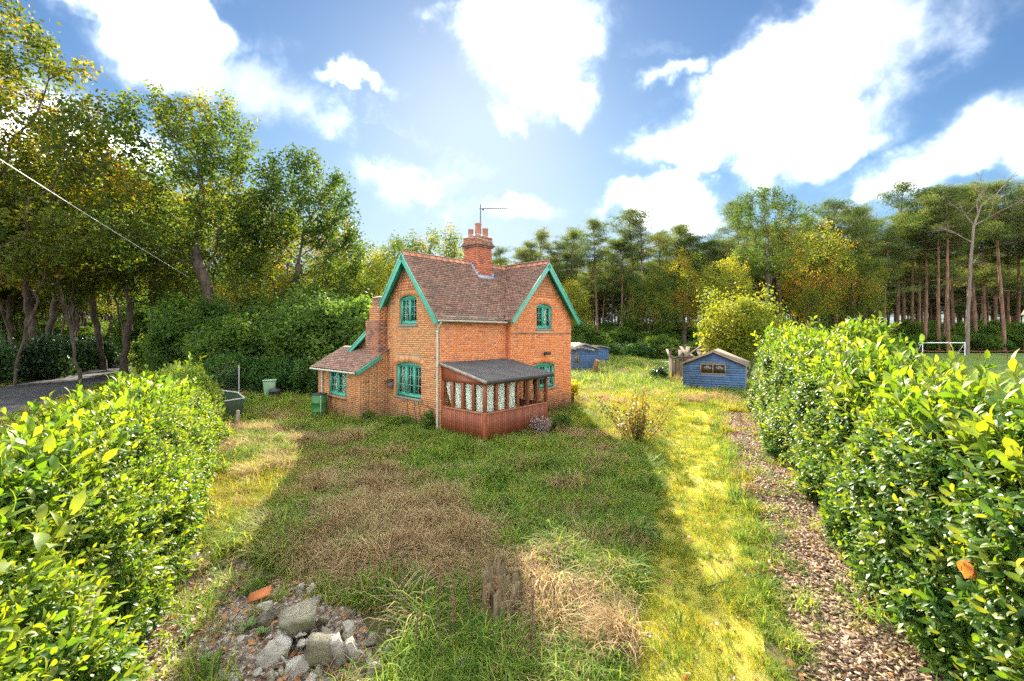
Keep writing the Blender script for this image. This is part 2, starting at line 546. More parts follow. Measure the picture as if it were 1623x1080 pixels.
ii = np.arange(20)[:, None] * 21 + np.arange(20)[None]
link(bpy.data.objects.new('pitch', mesh_np('pitch', np.array(pv), np.stack([ii, ii + 21, ii + 22, ii + 1], -1).reshape(-1, 4), pitch_mat(), smooth=True)),
     label='mown green playing field beyond the right hedge', kind='structure')
Vf = []
for i in range(60):
    for j in range(8):
        Vf.append((-90 + 5 * i, 72 + 8 * j, .05 + .5 * float(fbm(i * .5, j * .7))))
ii = np.arange(59)[:, None] * 8 + np.arange(7)[None]
link(bpy.data.objects.new('woodland_floor', mesh_np('woodland_floor', np.array(Vf), np.stack([ii, ii + 8, ii + 9, ii + 1], -1).reshape(-1, 4), LITTER, smooth=True)),
     label='brown needle strewn floor of the far pine wood', kind='structure')
# ------------------------------------------------------------------ cottage materials
def brick_mat(name, cols, grime=(.30, .27, .19), gl=.55, mossy=.5):
    m, n, out = mat(name)
    geo = n.n('ShaderNodeNewGeometry').outputs['Random Per Island']
    oi = n.n('ShaderNodeObjectInfo').outputs['Random']
    f = n.math('FRACT', n.math('ADD', geo, oi))
    c = n.ramp(f, cols)
    co = worldco(n)
    g = n.smooth(n.noise(co, 1.1, 6, .65), .46, .66, 0, gl)
    c = n.mix(g, c, grime)
    z = n.n('ShaderNodeSeparateXYZ'); n.put(z.inputs[0], co)
    # damp and moss risen from the soil: a ragged stain of its own
    hgt = n.math('ADD', z.outputs['Z'], n.math('MULTIPLY', n.noise(co, 2.3, 5, .6), -1.6))
    d = n.smooth(hgt, .35, -.55, 0, mossy)
    c = n.mix(d, c, (.10, .085, .045))
    dk = n.smooth(n.noise(co, 30, 4, .6), .58, .85, 0, .22)
    c = n.mix(dk, c, (.16, .09, .06))
    principled(n, out, c, .88, .2, 0, n.noise(co, 70, 5, .6), .35, .006)
    return m
BR_O = brick_mat('orange_brick', [(.0, (.66, .195, .06)), (.3, (.72, .225, .07)), (.55, (.74, .27, .10)), (.80, (.64, .19, .062)), (.95, (.54, .165, .068)), (1, (.40, .135, .07))], gl=.10, mossy=.5)
BR_B = brick_mat('weathered_brick', [(.0, (.56, .215, .078)), (.3, (.57, .27, .112)), (.55, (.53, .24, .095)), (.75, (.57, .19, .07)), (.9, (.42, .20, .095)), (1, (.31, .155, .085))], grime=(.34, .25, .12), gl=.30, mossy=.6)
BR_D = brick_mat('sooty_brick', [(.0, (.34, .14, .08)), (.4, (.42, .18, .10)), (.7, (.26, .13, .09)), (1, (.16, .10, .08))], grime=(.12, .10, .08), gl=.7)
BR_C = brick_mat('chimney_brick', [(.0, (.46, .14, .07)), (.4, (.52, .18, .09)), (.7, (.38, .12, .07)), (1, (.25, .10, .07))], grime=(.30, .12, .08), gl=.4, mossy=0)
def mortar_mat(name, c):
    m, n, out = mat(name)
    co = worldco(n)
    cc = n.ramp(n.noise(co, 3, 6, .6), [(.3, tuple(x * .62 for x in c)), (.7, c)])
    principled(n, out, cc, .95, .1, 0, n.noise(co, 90, 3, .6), .3, .004)
    return m
MORT = mortar_mat('lime_mortar', (.62, .47, .33)); MORT_B = mortar_mat('grey_mortar', (.43, .36, .24)); MORT_D = mortar_mat('sooty_mortar', (.26, .20, .15))
def tile_mat(name, cols, lich=.22):
    m, n, out = mat(name)
    geo = n.n('ShaderNodeNewGeometry').outputs['Random Per Island']
    oi = n.n('ShaderNodeObjectInfo').outputs['Random']
    c = n.ramp(n.math('FRACT', n.math('ADD', geo, oi)), cols)
    co = worldco(n)
    c = n.mix(n.smooth(n.noise(co, 1.4, 6, .7), .47, .68, 0, .65), c, (.14, .10, .075))
    c = n.mix(n.smooth(n.noise(co, 17, 5, .7), .58, .72, 0, lich), c, (.46, .40, .31))
    c = n.mix(n.smooth(n.noise(co, 2.2, 4, .6), .62, .75, 0, .5), c, (.16, .17, .06))
    principled(n, out, c, .8, .3, 0, n.noise(co, 60, 5, .6), .35, .006)
    return m
TILE = tile_mat('clay_roof_tile', [(0, (.235, .122, .082)), (.25, (.30, .17, .118)), (.5, (.165, .092, .068)), (.7, (.25, .125, .085)), (.85, (.145, .086, .064)), (1, (.29, .18, .128))])
TILE_H = tile_mat('hung_clay_tile', [(0, (.55, .20, .085)), (.4, (.62, .25, .11)), (.7, (.50, .19, .09)), (1, (.42, .17, .09))], lich=.1)
RIDGE = tile_mat('ridge_clay', [(0, (.50, .20, .11)), (.5, (.56, .25, .15)), (1, (.44, .18, .11))], lich=.2)
GREEN = simple('sea_green_paint', (.06, .36, .25), .45, .2, 5, .4, bstr=.05, c2=(.05, .28, .19))
GREEN2 = simple('faded_green_paint', (.22, .42, .32), .6, .25, 7, .3, bstr=.1, c2=(.10, .33, .24))
CREAM = simple('cream_pipe_paint', (.56, .53, .44), .5, .25, 9, .4, c2=(.36, .35, .28))
IRON = simple('dark_iron', (.05, .05, .05), .6, .4, 12, .4)
LEAD = simple('lead_flashing', (.30, .32, .36), .55, .3, 8, .4)
PORCHW = simple('red_brown_woodstain', (.27, .075, .03), .5, .35, 3, .35, bstr=.1, c2=(.17, .045, .02), rnd=.18)
PORCHF = simple('pale_worn_trim', (.36, .17, .09), .6, .3, 6, .3, c2=(.25, .09, .045))
FELT = simple('mineral_roofing_felt', (.105, .098, .092), .95, .35, 2.2, .12, bstr=.5, c2=(.065, .06, .058))
SILL = simple('stone_sill', (.30, .25, .18), .9, .4, 9, .2, bstr=.4, c2=(.17, .14, .10))
TIMBER = simple('grey_weathered_timber', (.30, .25, .20), .9, .45, 4, .15, bstr=.4, c2=(.17, .13, .10), rnd=.25)
INSIDE = simple('dim_plaster', (.30, .27, .23), .95, .2, 3, .1)
def glass_mat():
    m, n, out = mat('window_glass')
    t = n.n('ShaderNodeBsdfTransparent'); t.inputs[0].default_value = (.93, .96, .94, 1)
    g = n.n('ShaderNodeBsdfGlossy'); g.inputs['Roughness'].default_value = .02; g.inputs['Color'].default_value = (1, 1, 1, 1)
    b = n.n('ShaderNodeBump'); b.inputs['Strength'].default_value = .02; b.inputs['Distance'].default_value = .02
    n.put(b.inputs['Height'], n.noise(objco(n), 3.5, 2, .5)); n.t.links.new(b.outputs[0], g.inputs['Normal'])
    fr = n.n('ShaderNodeLayerWeight'); fr.inputs['Blend'].default_value = .5
    mx = n.n('ShaderNodeMixShader')
    n.put(mx.inputs[0], n.math('ADD', n.math('MULTIPLY', n.math('POWER', fr.outputs['Facing'], 4.0), .5), .010)); n.t.links.new(t.outputs[0], mx.inputs[1]); n.t.links.new(g.outputs[0], mx.inputs[2])
    n.t.links.new(mx.outputs[0], out.inputs['Surface'])
    return m
GLASS = glass_mat()
def cloth(name, c, trans=.45):
    m, n, out = mat(name)
    co = objco(n)
    f = n.noise(co, 18, 4, .6)
    cc = n.ramp(f, [(.3, tuple(x * .8 for x in c)), (.7, c)])
    d = n.n('ShaderNodeBsdfDiffuse'); n.put(d.inputs[0], cc)
    t = n.n('ShaderNodeBsdfTranslucent'); n.put(t.inputs[0], cc)
    mx = n.n('ShaderNodeMixShader'); mx.inputs[0].default_value = trans
    n.t.links.new(d.outputs[0], mx.inputs[1]); n.t.links.new(t.outputs[0], mx.inputs[2])
    n.t.links.new(mx.outputs[0], out.inputs['Surface'])
    return m
NET = cloth('net_curtain', (.90, .88, .76), .15); CURT = cloth('beige_curtain', (.62, .50, .36), .3)

# ------------------------------------------------------------------ cottage
cot = empty('cottage', (HA[0], HA[1], -.05), HROT, label='red brick cottage with green bargeboards, tiled roof and tall chimney', cat='house')
RS, RZ = 1.20, 6.30     # main roof slope and ridge height
WS, WZ = 1.06, 6.34     # wing roof
RY = 1.825              # main ridge line
WX0, WX1, WY = 3.22, 7.22, -.25
WXR = (WX0 + WX1) / 2
MW = 3.65
def main_z(y): return RZ - RS * abs(y - RY)
def wing_z(x): return WZ - WS * abs(x - WXR)

def subtract(runs, a, b):
    o = []
    for p, q in runs:
        if b <= p or a >= q: o.append((p, q)); continue
        if a > p: o.append((p, a))
        if b < q: o.append((b, q))
    return o
def arch(op, s):
    c = (op['s0'] + op['s1']) / 2; h = (op['s1'] - op['s0']) / 2
    return op['zs'] + op['rise'] * max(0.0, 1 - ((s - c) / h) ** 2)

def wall(name, O, S, N, length, top, ops=(), z0=-.1, zb=0.0, bricks=BR_O, mortar=MORT, single=(0, 0), brick_top=None, thick=.11, breaks=(), seed=1, label=None, proud=.007):
    """a brick wall: recessed mortar body, bricks proud of it, arched openings with reveals and voussoirs.
    O origin, S unit along, N unit outward (house coordinates); single=(z0,z1): bricks there are objects of their own"""
    O = np.array((*O, 0), float); S = np.array((*S, 0), float); N = np.array((*N, 0), float); Zv = np.array((0, 0, 1.0))
    to = lambda s_, d_, z_: O + S * s_ + N * d_ + Zv * z_
    M = MB()
    br = {0.0, length, *breaks}
    for op in ops:
        for k in range(9): br.add(op['s0'] + (op['s1'] - op['s0']) * k / 8)
    br = sorted(br)
    for a, b in zip(br[:-1], br[1:]):
        mid = (a + b) / 2; cur = (z0, z0)
        for op in sorted([o for o in ops if o['s0'] < mid < o['s1']], key=lambda o: o['z0']):
            M.quad(to(a, 0, cur[0]), to(b, 0, cur[1]), to(b, 0, op['z0']), to(a, 0, op['z0']))
            cur = (arch(op, a), arch(op, b))
            M.quad(to(a, 0, cur[0]), to(b, 0, cur[1]), to(b, -thick, cur[1]), to(a, -thick, cur[0]))
            M.quad(to(a, 0, op['z0']), to(b, 0, op['z0']), to(b, -thick, op['z0']), to(a, -thick, op['z0']))
        M.quad(to(a, 0, cur[0]), to(b, 0, cur[1]), to(b, 0, top(b)), to(a, 0, top(a)))
        # inner skin
        cur = (z0, z0)
        for op in sorted([o for o in ops if o['s0'] < mid < o['s1']], key=lambda o: o['z0']):
            M.quad(to(a, -thick, cur[0]), to(b, -thick, cur[1]), to(b, -thick, op['z0']), to(a, -thick, op['z0']))
            cur = (arch(op, a), arch(op, b))
        M.quad(to(a, -thick, cur[0]), to(b, -thick, cur[1]), to(b, -thick, top(b)), to(a, -thick, top(a)))
    for op in ops:
        for s_ in (op['s0'], op['s1']):
            M.quad(to(s_, 0, op['z0']), to(s_, 0, op['zs']), to(s_, -thick, op['zs']), to(s_, -thick, op['z0']))
    wo_ = M.build(name, mortar, cot)
    if label: wo_['label'] = label
    # bricks
    r = random.Random(seed); mn = []; mx = []; imn = []; imx = []
    zmax = max(top(s_) for s_ in br); k = 0; z = zb
    bt = brick_top if brick_top is not None else 99
    grid = np.linspace(0, length, 240); tops = np.array([top(g) for g in grid])
    while z + .065 < min(zmax, bt):
        z1 = z + .065; mid = z + .033
        ok = tops >= z1 + .01
        if not ok.any(): break
        runs = [(max(0.004, grid[ok][0]), min(length - .004, grid[ok][-1]))]
        for op in ops:
            if z1 > op['z0'] - .085 and z < op['z0']: runs = subtract(runs, op['s0'] - .06, op['s1'] + .06) if op.get('sill') else runs
            if op['z0'] - .02 < mid < op['zs'] - .02: runs = subtract(runs, op['s0'], op['s1'])
            elif op['zs'] - .02 <= mid < op['zs'] + op['rise'] + .23:
                e = .10 if mid < op['zs'] + .2 else -.08
                runs = subtract(runs, op['s0'] - e, op['s1'] + e)
        p = -.11 * (k % 2) - .05; head = k % 2 == 0
        while p < length:
            L_ = .1025 if head else .215
            for a, b in runs:
                s0, s1 = max(p, a), min(p + L_, b)
                if s1 - s0 > .02:
                    j = (r.random() - .5) * .004
                    tgt = (imn, imx) if single[0] <= z and z1 <= single[1] else (mn, mx)
                    tgt[0].append((s0, -.02, z + j * .4)); tgt[1].append((s1, proud + j, z1 + j * .4))
            p += L_ + .010; head = not head
        z += .075; k += 1
    Bx = np.stack([S, N, Zv])            # rows: local axes
    def put(Vl): return Vl @ Bx + O
    if mn:
        Vb_, Fb_ = boxes_np(mn, mx)
        link(bpy.data.objects.new('bricks', mesh_np('bricks', put(Vb_), Fb_, bricks)), wo_, kind='stuff')
    if imn:
        cache = {}
        for a, b in zip(imn, imx):
            wdt = round(b[0] - a[0], 2)
            if wdt not in cache:
                Vb_, Fb_ = boxes_np([(0, -.02, 0)], [(wdt, proud, .065)])
                cache[wdt] = mesh_np('brick', Vb_ @ Bx, Fb_, bricks)
            o = bpy.data.objects.new('brick', cache[wdt]); o.location = put(np.array([(a[0], 0, a[2])]))[0]
            link(o, wo_)
    # voussoirs
    Mv = MB()
    for op in ops:
        if not op.get('arch', True): continue
        c = (op['s0'] + op['s1']) / 2; h = (op['s1'] - op['s0']) / 2 + .09
        nv = int(2 * h / .078)
        for i in range(nv):
            t = -h + (i + .5) * 2 * h / nv
            sl = -2 * op['rise'] * t / (h * h); nrm = np.array((-sl, 1)); nrm /= np.linalg.norm(nrm); tg = np.array((nrm[1], -nrm[0]))
            base = np.array((c + t, op['zs'] + op['rise'] * (1 - (t / h) ** 2) + .004))
            q = []
            for (e, f) in ((-.033, 0), (.033, 0), (.037, .215), (-.037, .215)):
                q.append(base + tg * e + nrm * f)
            Vv = [to(x[0], -.03, x[1]) for x in q] + [to(x[0], proud + .002, x[1]) for x in q]
            Mv.add(Vv, [[4, 5, 6, 7], [0, 1, 5, 4], [1, 2, 6, 5], [2, 3, 7, 6], [3, 0, 4, 7]])
    if Mv.n:
        ob = Mv.build('arch_bricks', bricks, wo_, kind='stuff')
    return wo_

def window(O, S, N, op, lights, rows=3, cols=2, setb=.075, frame=.055, col=GREEN, bar_m=None, curtain=None, casement=True):
    """timber casement in an opening: frame > panes, glazing bars, sill, curtain"""
    O = np.array((*O, 0), float); S = np.array((*S, 0), float); N = np.array((*N, 0), float); Zv = np.array((0, 0, 1.0))
    Bx = np.stack([S, N, Zv])
    s0, s1, z0, zs, ri = op['s0'] + .004, op['s1'] - .004, op['z0'] + .004, op['zs'], op['rise']
    root = MB()
    def bx(M, a, b):
        Vb_, Fb_ = boxes_np([np.minimum(a, b)], [np.maximum(a, b)]); M.add(Vb_ @ Bx + O, Fb_)
    d0, d1 = -setb - .05, -setb
    bx(root, (s0, d0, z0), (s0 + frame, d1, zs)); bx(root, (s1 - frame, d0, z0), (s1, d1, zs))
    bx(root, (s0 + frame, d0, z0), (s1 - frame, d1 + .02, z0 + frame * 1.5))
    # arched head
    K = 12
    lowh = zs - frame * .55
    for i in range(K):
        a = s0 + (s1 - s0) * i / K; b = s0 + (s1 - s0) * (i + 1) / K
        za, zb_ = arch(op, a), arch(op, b)
        q = [(a, lowh), (b, lowh), (b, max(zb_, lowh + .004)), (a, max(za, lowh + .004))]
        Vv = [np.array((x, d0, y)) for x, y in q] + [np.array((x, d1 + .002, y)) for x, y in q]
        root.add(np.array(Vv) @ Bx + O, [[0, 3, 2, 1], [4, 5, 6, 7], [0, 1, 5, 4], [1, 2, 6, 5], [2, 3, 7, 6], [3, 0, 4, 7]])
    inner0, inner1 = s0 + frame, s1 - frame
    lw_ = (inner1 - inner0) / lights
    for i in range(1, lights):
        x = inner0 + lw_ * i
        bx(root, (x - frame * .5, d0 + .002, z0 + frame), (x + frame * .5, d1 - .002, lowh))
    wo_ = root.build('window', col, cot)
    zb0, zt0 = z0 + frame * 1.5, lowh
    bars = MB()
    for i in range(lights):
        a = inner0 + lw_ * i + (frame * .5 if i else 0); b = inner0 + lw_ * (i + 1) - (frame * .5 if i < lights - 1 else 0)
        sw = .03
        sash = MB()
        for (p, q) in (((a, zb0), (a + sw, zt0)), ((b - sw, zb0), (b, zt0)), ((a + sw, zb0), (b - sw, zb0 + sw * 1.3)), ((a + sw, zt0 - sw), (b - sw, zt0))):
            bx(sash, (p[0], d0 + .006, p[1]), (q[0], d1 - .008, q[1]))
        for c in range(1, cols):
            x = a + (b - a) * c / cols; bx(bars, (x - .009, d0 + .012, zb0 + sw), (x + .009, d1 - .014, zt0 - sw))
        for rr in range(1, rows):
            zz = zb0 + (zt0 - zb0) * rr / rows; bx(bars, (a + sw, d0 + .013, zz - .009), (b - sw, d1 - .015, zz + .009))
        sash.build('sash', col, wo_)
        pane = MB(); bx(pane, (a + sw, d0 + .022, zb0 + sw), (b - sw, d0 + .026, zt0 - sw)); pane.build('pane', GLASS, wo_)
    bars.build('glazing_bars', bar_m or GREEN2, wo_)
    if op.get('sill'):
        sl = MB(); bx(sl, (op['s0'] - .06, -.1, z0 - .085), (op['s1'] + .06, .06, z0 - .004)); bevel(sl.build('sill', SILL, wo_), .012)
    if curtain:
        for (f0, f1, mt) in curtain:
            a = inner0 + (inner1 - inner0) * f0; b = inner0 + (inner1 - inner0) * f1
            n_ = 24; Vc = []
            for i in range(n_ + 1):
                x = a + (b - a) * i / n_; dd = d0 - .09 + .025 * math.sin(i * 1.9) + .01 * math.sin(i * 4.1)
                Vc += [(x, dd, z0 + .03), (x, dd, zs)]
            Fc = [[2 * i, 2 * i + 2, 2 * i + 3, 2 * i + 1] for i in range(n_)]
            C_ = MB(); C_.add(np.array(Vc) @ Bx + O, Fc); C_.build('curtain', mt, wo_)
    return wo_

EX, EY = (1, 0), (0, 1)
# west gable wall (x=0 plane): s runs along -y so that it reads left to right from outside
op_g = dict(s0=MW - 2.65, s1=MW - 1.06, z0=1.10, zs=2.24, rise=.12, sill=True)
op_u = dict(s0=MW - 2.42, s1=MW - 1.33, z0=3.74, zs=4.68, rise=.11, sill=True)
GO, GS, GN = (0, MW), (0, -1), (-1, 0)
gable_top = lambda s_: min(main_z(MW - s_) - .08, 6.2)
wall('gable_wall', GO, GS, GN, MW, gable_top, [op_g, op_u], bricks=BR_B, mortar=MORT_B, brick_top=5.02, breaks=(MW - RY,), seed=2,
     label='weathered buff brick gable wall')
window(GO, GS, GN, op_g, 3, curtain=[(0, .34, CURT), (.93, 1, CURT)])
window(GO, GS, GN, op_u, 2, curtain=[(.0, .16, CURT), (.86, 1, CURT)])
# recessed south wall (y=0 plane)
wall('recessed_wall', (0, 0), EX, (0, -1), WX0, lambda s_: 4.0, [dict(s0=1.25, s1=2.15, z0=-.1, zs=2.0, rise=.0, arch=False)], bricks=BR_O, seed=3, single=(2.55, 4.2))
# wing side wall and wing gable
wall('wing_side_wall', (WX0, 0), (0, -1), (-1, 0), -WY, lambda s_: 4.1, bricks=BR_O, seed=4)
op_wg = dict(s0=1.29, s1=2.79, z0=1.14, zs=2.06, rise=.12, sill=True)
op_wu = dict(s0=1.55, s1=2.58, z0=3.60, zs=4.52, rise=.11, sill=True)
WO_, WS_, WN_ = (WX0, WY), EX, (0, -1)
wall('wing_gable_wall', WO_, WS_, WN_, 4.0, lambda s_: min(wing_z(WX0 + s_) - .08, 6.25), [op_wg, op_wu], bricks=BR_O, seed=5, brick_top=4.96, breaks=(2.0,),
     label='orange brick wall of the gabled wing')
window(WO_, WS_, WN_, op_wg, 3, curtain=[(.0, .1, NET), (.68, .98, NET)])
window(WO_, WS_, WN_, op_wu, 2, curtain=[(0, .12, CURT), (.55, .9, NET)])
# hidden sides: plain walls of the same brick
def plain_wall(a, b, z0, za, zb, m=BR_O, name='back_wall'):
    M = MB(); M.quad((*a, z0), (*b, z0), (*b, zb), (*a, za)); return M.build(name, m, cot)
plain_wall((WX1, WY), (WX1, MW), -.1, 3.95, 3.95); plain_wall((WX1, MW), (0, MW), -.1, 4.0, 4.0)
Mg = MB(); Mg.add([(WX1, 0, 3.95), (WX1, MW, 3.95), (WX1, RY, 6.2)], [[0, 1, 2]]); Mg.build('back_gable', BR_O, cot)
Mi = MB(); Mi.quad((.2, .2, .02), (WX1 - .2, .2, .02), (WX1 - .2, MW - .2, .02), (.2, MW - .2, .02)); Mi.quad((.2, .2, 3.2), (WX1 - .2, .2, 3.2), (WX1 - .2, MW - .2, 3.2), (.2, MW - .2, 3.2))
Mi.build('floors', INSIDE, cot)
# string courses at first floor level
def course(O, S, N, length, z, m, top=None):
    O = np.array((*O, 0), float); Bx = np.stack([np.array((*S, 0.)), np.array((*N, 0.)), np.array((0, 0, 1.))])
    mn = []; mx = []; p = 0.0
    while p < length - .05:
        q = min(p + .215, length)
        if top is not None and (top(p) < z + .1 or top(q) < z + .1): p = q + .01; continue
        mn.append((p, -.02, z)); mx.append((q, .028, z + .062)); p = q + .01
    V_, F_ = boxes_np(mn, mx)
    return link(bpy.data.objects.new('string_course', mesh_np('string_course', V_ @ Bx + O, F_, m)), cot)
course(WO_, WS_, WN_, 4.0, 3.375, BR_D)
course(GO, GS, GN, MW, 5.0, BR_B, gable_top); course(WO_, WS_, WN_, 4.0, 4.93, BR_O, lambda s_: wing_z(WX0 + s_) - .08)
# hung tiles in the gable heads
def hung(O, S, N, length, z0, top, name):
    O3 = np.array((*O, 0), float); Bx = np.stack([np.array((*S, 0.)), np.array((*N, 0.)), np.array((0, 0, 1.))])
    mn = []; mx = []; k = 0; z = z0; r = random.Random(8)
    while z < 6.3:
        p = -.08 * (k % 2)
        while p < length:
            if p > 0 and top(p) > z + .10 and top(p + .16) > z + .10:
                j = r.random() * .006
                mn.append((p, .006 + j, z)); mx.append((p + .16, .024 + j, z + .135))
            p += .165
        z += .115; k += 1
    V_, F_ = boxes_np(mn, mx)
    V_ = V_.reshape(-1, 8, 3); V_[:, 4:, 1] -= .016; V_ = V_.reshape(-1, 3)
    return link(bpy.data.objects.new(name, mesh_np(name, V_ @ Bx + O3, F_, TILE_H)), cot, kind='stuff')
hung(GO, GS, GN, MW, 5.07, gable_top, 'hung_tiles'); hung(WO_, WS_, WN_, 4.0, 5.0, lambda s_: wing_z(WX0 + s_) - .06, 'hung_tiles')

# ---- roofs
def roof_plane(name, p0, e, up, length, slope_len, keep=None, m=TILE, single=False, gauge=.1, tw=.165, seed=1):
    """tiles laid on a slope: p0 eave corner, e along eave, up unit vector up the slope"""
    p0 = np.array(p0, float); e = np.array(e, float); up = np.array(up, float); up /= np.linalg.norm(up); nr = np.cross(e, up)
    if nr[2] < 0: nr = -nr
    r = random.Random(seed)
    base = MB()
    nseg = max(2, int(length / .2)); mseg = max(2, int(slope_len / .2))
    for i in range(nseg):
        for j in range(mseg):
            a, b = length * i / nseg, length * (i + 1) / nseg; c, d = slope_len * j / mseg, slope_len * (j + 1) / mseg
            cs = [p0 + e * x + up * y for x, y in ((a, c), (b, c), (b, d), (a, d))]
            if keep is None or all(keep(q, -.12) for q in cs):
                base.quad(*[q - nr * .03 for q in cs])
    root = base.build(name, TIMBER, cot)
    tiles = []; k = 0; y = -.03
    while y < slope_len:
        x = -.082 * (k % 2)
        while x < length:
            x0, x1 = max(x, 0), min(x + tw - .004, length)
            if x1 - x0 > .04:
                c = p0 + e * (x0 + x1) / 2 + up * (y + gauge / 2)
                if keep is None or keep(c, 0):
                    tiles.append((x0, x1, y, r.random(), r.random()))
            x += tw
        y += gauge; k += 1
    def tile_verts(x0, x1, j1, j2):
        t = []
        lift = .027 + .012 * j1; tw_ = (j2 - .5) * .006
        for z in (-.014, 0.0):
            for (xx, yy, zz) in ((x0, 0, lift + tw_), (x1, 0, lift - tw_), (x1, gauge * 1.5, .004), (x0, gauge * 1.5, .004)):
                t.append((xx, yy, zz + z))
        return np.array(t)
    Bx = np.stack([e, up, nr])
    if single:
        cache = {}
        for (x0, x1, y, j1, j2) in tiles:
            key = (round(x1 - x0, 2), int(j1 * 3))
            if key not in cache: cache[key] = mesh_np('tile', tile_verts(0, key[0], key[1] / 3, .5) @ Bx, BOXF, m)
            o = bpy.data.objects.new('tile', cache[key]); o.location = p0 + e * x0 + up * y; link(o, root)
    else:
        Vt = np.concatenate([tile_verts(x0, x1, j1, j2) + (0, y, 0) for (x0, x1, y, j1, j2) in tiles]) @ Bx + p0
        Ft = (np.arange(len(tiles))[:, None, None] * 8 + BOXF[None]).reshape(-1, 4)
        link(bpy.data.objects.new('tiles', mesh_np('tiles', Vt, Ft, m)), root, kind='stuff')
    return root
OV = .30
y_e = -.24
ml = math.hypot(1, RS)
roof_plane('main_roof', (-OV, y_e, main_z(y_e)), (1, 0, 0), (0, 1, RS), WXR + OV, (RY - y_e) * ml,
           keep=lambda q, t: (q[0] < WX0 - .25 or q[2] >= wing_z(q[0]) + t - .02), seed=1)
x_e = WX0 - .28
wl_ = math.hypot(1, WS)
roof_plane('wing_roof', (x_e, WY - OV, wing_z(x_e)), (0, 1, 0), (1, 0, WS), RY + OV - WY, (WXR - x_e) * wl_,
           keep=lambda q, t: (q[1] < -.2 or q[2] >= main_z(q[1]) + t - .02), seed=2)
roof_plane('wing_roof', (WX1 + .28, WY - OV, wing_z(WX1 + .28)), (0, 1, 0), (-1, 0, WS), MW + OV * 2 - WY, (WXR - x_e) * wl_, seed=3, gauge=.2, tw=.33)
roof_plane('back_roof', (-OV, MW + .2, main_z(MW + .2)), (1, 0, 0), (0, -1, RS), WX1 + OV, (MW + .2 - RY) * ml, seed=4, gauge=.2, tw=.33)
Mv = MB()  # valley lining where the two slopes meet
pv0 = None
for i in range(13):
    x = WX0 - .2 + (WXR - WX0 + .2) * i / 12
    yv = RY - (RZ - wing_z(x)) / RS
    if pv0 is not None: Mv.bar(pv0, (x, yv, wing_z(x) + .004), .10, .02)
    pv0 = (x, yv, wing_z(x) + .004)
Mv.build('valley_lining', simple('mossy_valley', (.10, .12, .04), .9, .4, 6, c2=(.12, .09, .06)), cot)
# ridge tiles, each its own piece
def ridge(p, q, slope, L_=.30):
    p = np.array(p, float); q = np.array(q, float); d = q - p; T = np.linalg.norm(d); d /= T
    sd_ = np.cross(d, (0, 0, 1.0))
    prof = [(-.13, -.13 * slope + .05), (-.06, -.05 * slope + .06), (0, .075), (.06, -.05 * slope + .06), (.13, -.13 * slope + .05)]
    V_ = []; n_ = len(prof)
    for t, gr in ((0, 1.0), (L_ - .012, .96)):
        for off in (0, -.014):
            for a, b in prof: V_.append(d * t + sd_ * a * gr + np.array((0, 0, b * gr + off)))
    F_ = []
    for i in range(n_ - 1):
        F_ += [[i, i + 1, 2 * n_ + i + 1, 2 * n_ + i], [n_ + i, 3 * n_ + i, 3 * n_ + i + 1, n_ + i + 1],
               [i, n_ + i, n_ + i + 1, i + 1], [2 * n_ + i, 2 * n_ + i + 1, 3 * n_ + i + 1, 3 * n_ + i]]
    F_ += [[0, 2 * n_, 3 * n_, n_], [n_ - 1, 2 * n_ - 1, 4 * n_ - 1, 3 * n_ - 1]]
    me = mesh_np('ridge_tile', np.array(V_), np.array(F_), RIDGE)
    k = 0
    while k * L_ < T - .05:
        o = bpy.data.objects.new('ridge_tile', me); o.location = p + d * k * L_ + np.array((0, 0, random.uniform(-.006, .006)))
        link(o, cot); k += 1
ridge((-OV, RY, RZ + .02), (WX1 + .2, RY, RZ + .02), RS)
ridge((WXR, WY - OV, WZ + .02), (WXR, RY + .1, WZ + .02), WS)
# bargeboards, soffits
def barge(p_foot, p_top, nrm, m=GREEN, h=.20, soffit=.27):
    """board along a verge; nrm points outwards"""
    p_foot = np.array(p_foot, float); p_top = np.array(p_top, float); nrm = np.array(nrm, float)
    d = p_top - p_foot; d /= np.linalg.norm(d); up = np.cross(nrm, d)
    if up[2] < 0: up = -up
    M = MB(); M.bar(p_foot - up * h * .55, p_top - up * h * .55, .03, h, up=up)
    b_ = bevel(M.build('bargeboard', m, cot), .006)
    M = MB(); a = p_foot - nrm * (soffit / 2 + .018) - up * .06; c = p_top - nrm * (soffit / 2 + .018) - up * .06
    M.bar(a, c, soffit, .02, up=up); M.build('soffit', m, b_)
    M = MB(); M.bar(p_foot - up * .02 + nrm * .024, p_top - up * .02 + nrm * .024, .016, .045, up=up); M.build('trim', GREEN2, b_)
zf = main_z(y_e)
barge((-OV + .0, y_e - .02, zf - .01), (-OV, RY, RZ), (-1, 0, 0))
barge((-OV + .0, MW + .12, main_z(MW + .12)), (-OV, RY, RZ), (-1, 0, 0))
barge((x_e - .03, WY - OV, wing_z(x_e) - .02), (WXR, WY - OV, WZ), (0, -1, 0), m=GREEN2)
barge((WX1 + .30, WY - OV, wing_z(WX1 + .30)), (WXR, WY - OV, WZ), (0, -1, 0))
